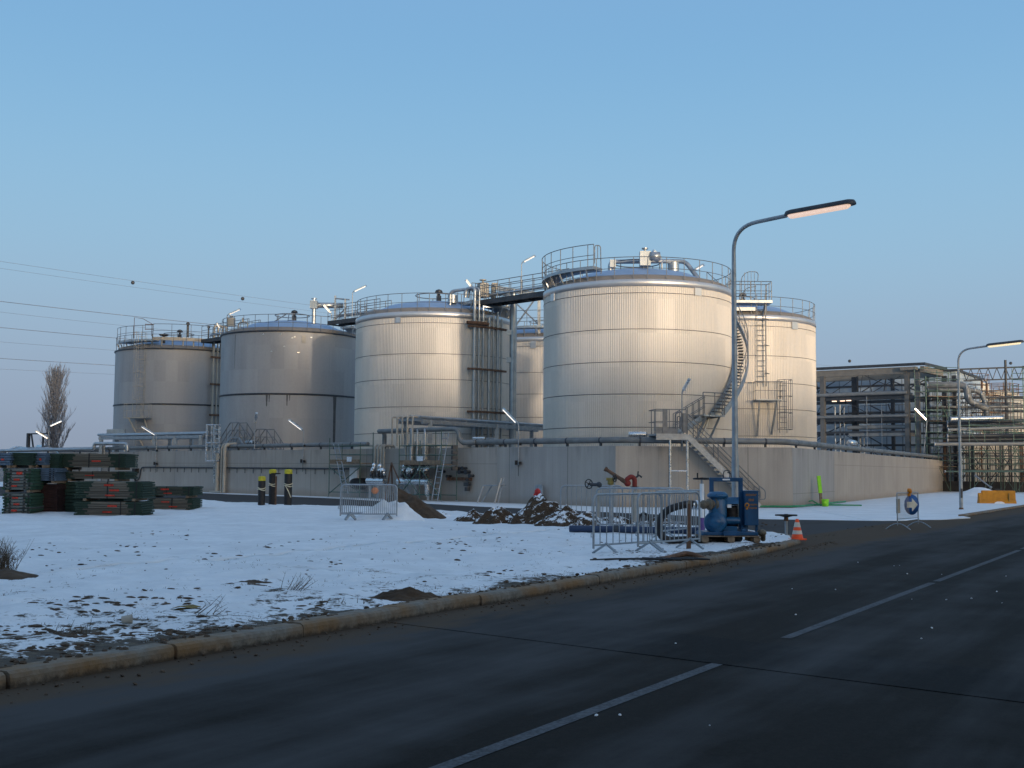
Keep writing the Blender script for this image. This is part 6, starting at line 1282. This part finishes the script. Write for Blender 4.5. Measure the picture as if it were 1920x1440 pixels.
# big pipes leaving the rack
def pipe_thing(label, pts, r, mt, br=.6, n=12, name='pipe_run', sup=True):
    og = Vector((pts[0][0], pts[0][1], 0)); t = thing('overhead_pipe', label, 'pipe', og, 0, 'big pipes of the plant beyond the wall'); m = MB(); P = bend([Vector(p) - og for p in pts], br); m.tube(P, r, n); m.build('pipe', M[mt], t); m = MB()
    for p in P[::max(1, len(P) // 3)]: d = (P[-1] - P[0]).normalized(); m.lathe([(r + .005, -.06), (r + .05, -.05), (r + .05, .05), (r + .005, .06)], 14, p, d if len(P) < 4 else (1, -.2, 0))
    m.build('flange', M['galv'], t); return t
Q = lambda px, py, Y: tuple(atY(px, py, Y))
pipe_thing('large bright pipe leaving the rack and bending down at its elbow', [Q(1738, 722, 105), Q(1813, 722, 103.5), Q(1815, 752, 103.5), Q(1850, 766, 104)], .30, 'pipe2', 1.3)
pipe_thing('second bright pipe looping over behind the elbow', [Q(1740, 731, 107), Q(1842, 731, 106), Q(1850, 780, 106)], .22, 'pipe2', 1.2)
pipe_thing('bright snow-topped pipe across the scaffolds at mid height', [Q(1782, 786, 101.5), Q(1880, 784, 101.2)], .20, 'silver')
pipe_thing('dark tray pipe under the bright snow-topped pipe', [Q(1776, 793, 103), Q(1925, 789, 102)], .16, 'dark')
pipe_thing('second dark tray pipe under the bright snow-topped pipe', [Q(1776, 799, 103.4), Q(1925, 796, 102.4)], .12, 'dark')
pipe_thing('upper thin pipe crossing behind the bright pipe elbow', [Q(1745, 748, 108), Q(1925, 744, 107)], .10, 'dark')
pipe_thing('lower thin pipe crossing behind the bright pipe elbow', [Q(1745, 764, 108), Q(1925, 762, 107)], .13, 'pipe2')
pipe_thing('pale grey beam-like pipe running low above the row of dark posts', [Q(1752, 833, 99), Q(1925, 832, 98.4)], .15, 'pipe2')
pipe_thing('blue-grey long pipe above the pale low one', [Q(1778, 806, 100), Q(1925, 801, 99)], .12, 'pipe2')
pipe_thing('dark pipe bundle just above the pale low pipe', [Q(1776, 818, 101), Q(1925, 816, 100)], .17, 'dark')
pipe_thing('dark pipe lying right on the pale low pipe', [Q(1776, 825, 101.3), Q(1925, 823.5, 100.3)], .20, 'dark')
pipe_thing('thin green pipe low above the snow', [Q(1772, 884, 97.5), Q(1925, 884, 97)], .06, 'green_tube')
pipe_thing('leaning pale strut above the snow heap', [Q(1829, 892, 95), Q(1858, 914, 94)], .05, 'galv')
pipe_thing('small looped vent pipe over the pale tanks', [Q(1841, 730, 110), Q(1841, 713, 110), Q(1850, 713, 110), Q(1850, 742, 110)], .10, 'rust', .5)
# lattice girder
a, b = atY(1796, 703, 116), atY(1960, 697, 114); og = Vector((a.x, a.y, 0)); t = thing('lattice_girder', 'long dark lattice girder spanning high over the scaffolds', 'girder', og); d = Vector((b.x - a.x, b.y - a.y, b.z - a.z)); z0, h = a.z - .6, 1.15; m = MB(); m.beam((0, 0, z0), d + Vector((0, 0, z0)), .12); m.beam((0, 0, z0 + h), d + Vector((0, 0, z0 + h)), .14); m.build('chord', M['dark'], t); m = MB(); n = 10
for i in range(n): p, q = d * (i / n), d * ((i + 1) / n); m.bar(p + Vector((0, 0, z0)), (p + q) / 2 + Vector((0, 0, z0 + h)), .04, 5); m.bar((p + q) / 2 + Vector((0, 0, z0 + h)), q + Vector((0, 0, z0)), .04, 5)
m.build('lattice', M['dark'], t); m = MB()
for f in (.02, .55, .98): m.bar(d * f, d * f + Vector((0, 0, z0 + (1.9 if f > .5 and f < .9 else .2))), .12, 6)
m.build('mast', M['dark'], t)
# dark soil and snow heap by the end of the wall
p = atZ(1790, 921, 0); m = MB(); m.lathe([(.001, .55), (1.6, .42), (3.2, .2), (4.6, -.05)], 26); m.v = [(x * (1 + .15 * noise.noise(Vector((x, y, 1)) * .6)), y * 1.2, z * (1 + .4 * noise.noise(Vector((x, y, 2)) * .8))) for x, y, z in m.v]; o = m.build('earth_bank', M['soil'], None); o.location = (p.x + .2, p.y + 3, -.03); tag(o, 'dark low earth bank at the far end of the wall', 'earth bank')
p = atZ(1858, 930, 0); m = MB(); m.lathe([(.001, .62), (.5, .55), (1.1, .34), (2.0, .10), (2.9, -.04)], 26); m.v = [(x * 1.05 * (1 + .2 * noise.noise(Vector((x, y, 1)) * .7)), y, z * (1 + .3 * noise.noise(Vector((x, y, 2)) * 1.1))) for x, y, z in m.v]; o = m.build('snow_heap', M['snow'], None); o.location = (p.x - .2, p.y + 1.2, -.03); tag(o, 'white heap of shovelled snow behind the yellow barrier block', 'snow heap')
# ------------------------------------------------------------------ far background on the left
def tree(label, px, pt, Y, width, seed, name='poplar_tree', dens=1.0, lean=0.0, wood='bark'):
    b = atY(px, pt, Y); H = b.z; t = thing(name, label, 'tree', (b.x, b.y, -.03)); rng = random.Random(seed); tk = MB(); tk.tube([(0, 0, 0), (.02 * H * lean, 0, H * .3), (.0, 0, H * .6), (.05, 0, H * .86)], [H * .020, H * .017, H * .011, H * .003], 8); cr = MB()
    def branch(p, d, L, r, depth):
        k = 4; P = [p]; dd = d.copy()
        for i in range(k): dd = (dd + Vector((rng.gauss(0, .10), rng.gauss(0, .10), .16))).normalized(); P.append(P[-1] + dd * (L / k))
        cr.tube(P, [r * (1 - .85 * i / k) for i in range(k + 1)], 4 if depth < 1 else 3, cap=False)
        if depth < 2:
            for j in range(int((9 if depth == 0 else 6) * dens)):
                f = rng.uniform(.15, .98); i = min(k - 1, int(f * k)); q = P[i].lerp(P[i + 1], f * k - i); a = rng.uniform(0, 6.28); e = (dd * 1.3 + Vector((math.cos(a), math.sin(a), .5)) * .75).normalized(); branch(q, e, L * rng.uniform(.22, .42), max(r * .45, .012), depth + 1)
    n = int(64 * dens)
    for i in range(n):
        h = H * (.05 + .80 * (i / n) ** .9); a = i * 2.4; s = (h / H); wv = width * (1 - .72 * s) * (1.0 if s > .12 else .7); L = min(H * .26, (H - h) * .62) * rng.uniform(.75, 1.15) + .5; e = Vector((math.cos(a) * wv * .5, math.sin(a) * wv * .5, L)).normalized(); branch(Vector((0, 0, h)), e, L, H * .0045, 0)
    tk.build('trunk', M[wood], t); cr.build('crown', M[wood], t, fix=False); return t
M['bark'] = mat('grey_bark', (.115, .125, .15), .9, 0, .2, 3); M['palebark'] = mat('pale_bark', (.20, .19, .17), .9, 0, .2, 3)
tree('tall bare poplar standing alone far off beyond the crates', 106, 682, 150, 5.0, 5, dens=1.4)
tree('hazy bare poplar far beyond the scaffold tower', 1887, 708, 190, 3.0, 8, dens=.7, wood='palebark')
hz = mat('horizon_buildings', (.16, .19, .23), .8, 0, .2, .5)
t = thing('low_building', 'low far-off sheds with small windows between the poplar and the grey tanks', 'building', (*atY(150, 850, 140).xy, 0)); m = MB(); m.box((0, 0, 1.7), (7.5, 5, 3.4)); m.build('wall', hz, t); m = MB(); m.box((0, 0, 3.52), (7.9, 5.4, .25)); m.build('roof', M['dark'], t); m = MB()
for k in range(6): m.box((-2.6 + .95 * k, -2.52, 2.4), (.55, .05, .55))
m.build('window', M['white'], t)
t = thing('low_building', 'pale low shed with a snowy roof behind the lying vessel', 'building', (*atY(8, 850, 130).xy, 0)); m = MB(); m.box((0, 0, 1.6), (5, 4, 3.2)); m.build('wall', hz, t); m = MB(); m.box((0, 0, 3.3), (5.3, 4.3, .2)); m.build('roof', M['snow'], t)
c = atY(40, 850, 95); t = thing('round_vessel', 'lying cylindrical vessel with a bright end ring, beyond the dark green frames', 'tank', (c.x, c.y, 0), R(-35)); m = MB(); m.lathe([(1.0, 0), (1.3, .25), (1.3, 4.2), (1.0, 4.5), (.001, 4.6)], 24, (-.6, 0, 1.9), (1, 0, 0)); m.build('shell', M['pipe'], t); m = MB(); m.lathe([(1.3, 0), (1.38, .02), (1.38, .16), (1.3, .18)], 28, (-.5, 0, 1.9), (1, 0, 0)); m.build('end_ring', M['silver'], t); m = MB(); m.beam((.9, 0, 3.2), (.9, 0, 4.3), .22); m.beam((.9, 0, 4.25), (3.4, 0, 4.25), .1); m.beam((1.3, 0, 4.2), (1.6, 0, 3.2), .1); m.beam((2.9, 0, 3.2), (2.9, 0, 4.2), .12); m.build('stage_frame', M['dark'], t); m = MB()
for x in (.5, 3.2): m.box((x, 0, .4), (.3, 1.8, .8))
m.build('saddle', M['galv'], t)
drum(78, 839, 96, (.8, -.6, 0), 1.1, .22, 'small bright drum at the foot of the poplar')
t = thing('pipeline', 'insulated pipe with a raised loop behind the topmost deck bundle', 'pipe', (*atY(60, 846, 88).xy, 0)); og = t.location.copy(); m = MB(); P = [atY(x, y, Y) - Vector((og.x, og.y, 0)) for x, y, Y in ((-40, 846, 92), (176, 842, 86), (177, 832, 86), (238, 832, 85), (239, 845, 85))]; m.tube(bend(P, .4), .13, 10); m.build('pipe', M['pipe'], t); m = MB()
for x in (10, 90, 150, 205): p = atY(x, 846, 88) - Vector((og.x, og.y, 0)); m.bar((p.x, p.y, 0), (p.x, p.y, p.z), .07, 6)
m.build('support', M['dark'], t)
def far_light(px, py, dx, dy, Y, lab, py0=870): a = atY(px, py, Y); e = atY(px + dx, py + dy, Y - .3); base = Vector((a.x, a.y, 0)); return strip_light(base, a, e - a, lab, (e - a).length)
far_light(93, 823, -23, -14, 92, 'lit tube light sloping downwards low in front of the poplar'); far_light(92, 799, 22, -10, 96, 'lit tube light rising across the middle of the poplar')
# overhead wires
M['wire'] = mat('wire', (.16, .18, .21), .6, .2, .1, 1)
for i, (y0, y4, y9, xe, r, lab) in enumerate(((490, 551, 690, 1960, .035, 'topmost thin overhead wire carrying marker balls'), (503, 562, 700, 1960, .03, 'faint overhead wire just below the one with marker balls'), (565, 612, 660, 1000, .07, 'thick overhead wire, the highest of the three dark ones'), (585, 632, 668, 1000, .03, 'faint overhead wire under the highest dark one'), (614, 652, 690, 1000, .065, 'thick overhead wire, middle of the three dark ones'), (641, 672, 700, 1000, .03, 'faint overhead wire under the middle dark one'), (672, 698, 720, 1000, .06, 'thick overhead wire crossing the top of the poplar'), (692, 711, 735, 1000, .028, 'lowest faint overhead wire behind the poplar'))):
    pts = []
    for k in range(13):
        px = -40 + (xe + 40) * k / 12; f = px / 400.0; c2 = 0
        if xe > 1500: y = y0 + (y4 - y0) * f * .985 - (((y0 + (y4 - y0) * 1593 / 400 * .985) - y9) * (px / 1593) ** 2)
        else: y = y0 + (y4 - y0) * f - ((y0 + (y4 - y0) * 2.5) - y9) * (px / 1000) ** 2 * .9
        pts.append(atY(px, y, 172 + px * .09))
    t = thing('overhead_wire', lab, 'power line', pts[0], 0, 'overhead power lines'); m = MB(); m.tube([p - pts[0] for p in pts], r * .62, 4); m.build('wire', M['wire'], t)
    if i == 0:
        for px, py in ((249, 530), (455, 560), (1593, 677), (1895, 681)): m = MB(); c = atY(px, py, 172 + px * .09) - pts[0]; m.ball(c, .30 * (1 + px / 1900 * .55), 12); m.build('marker_ball', M['dark'], t)
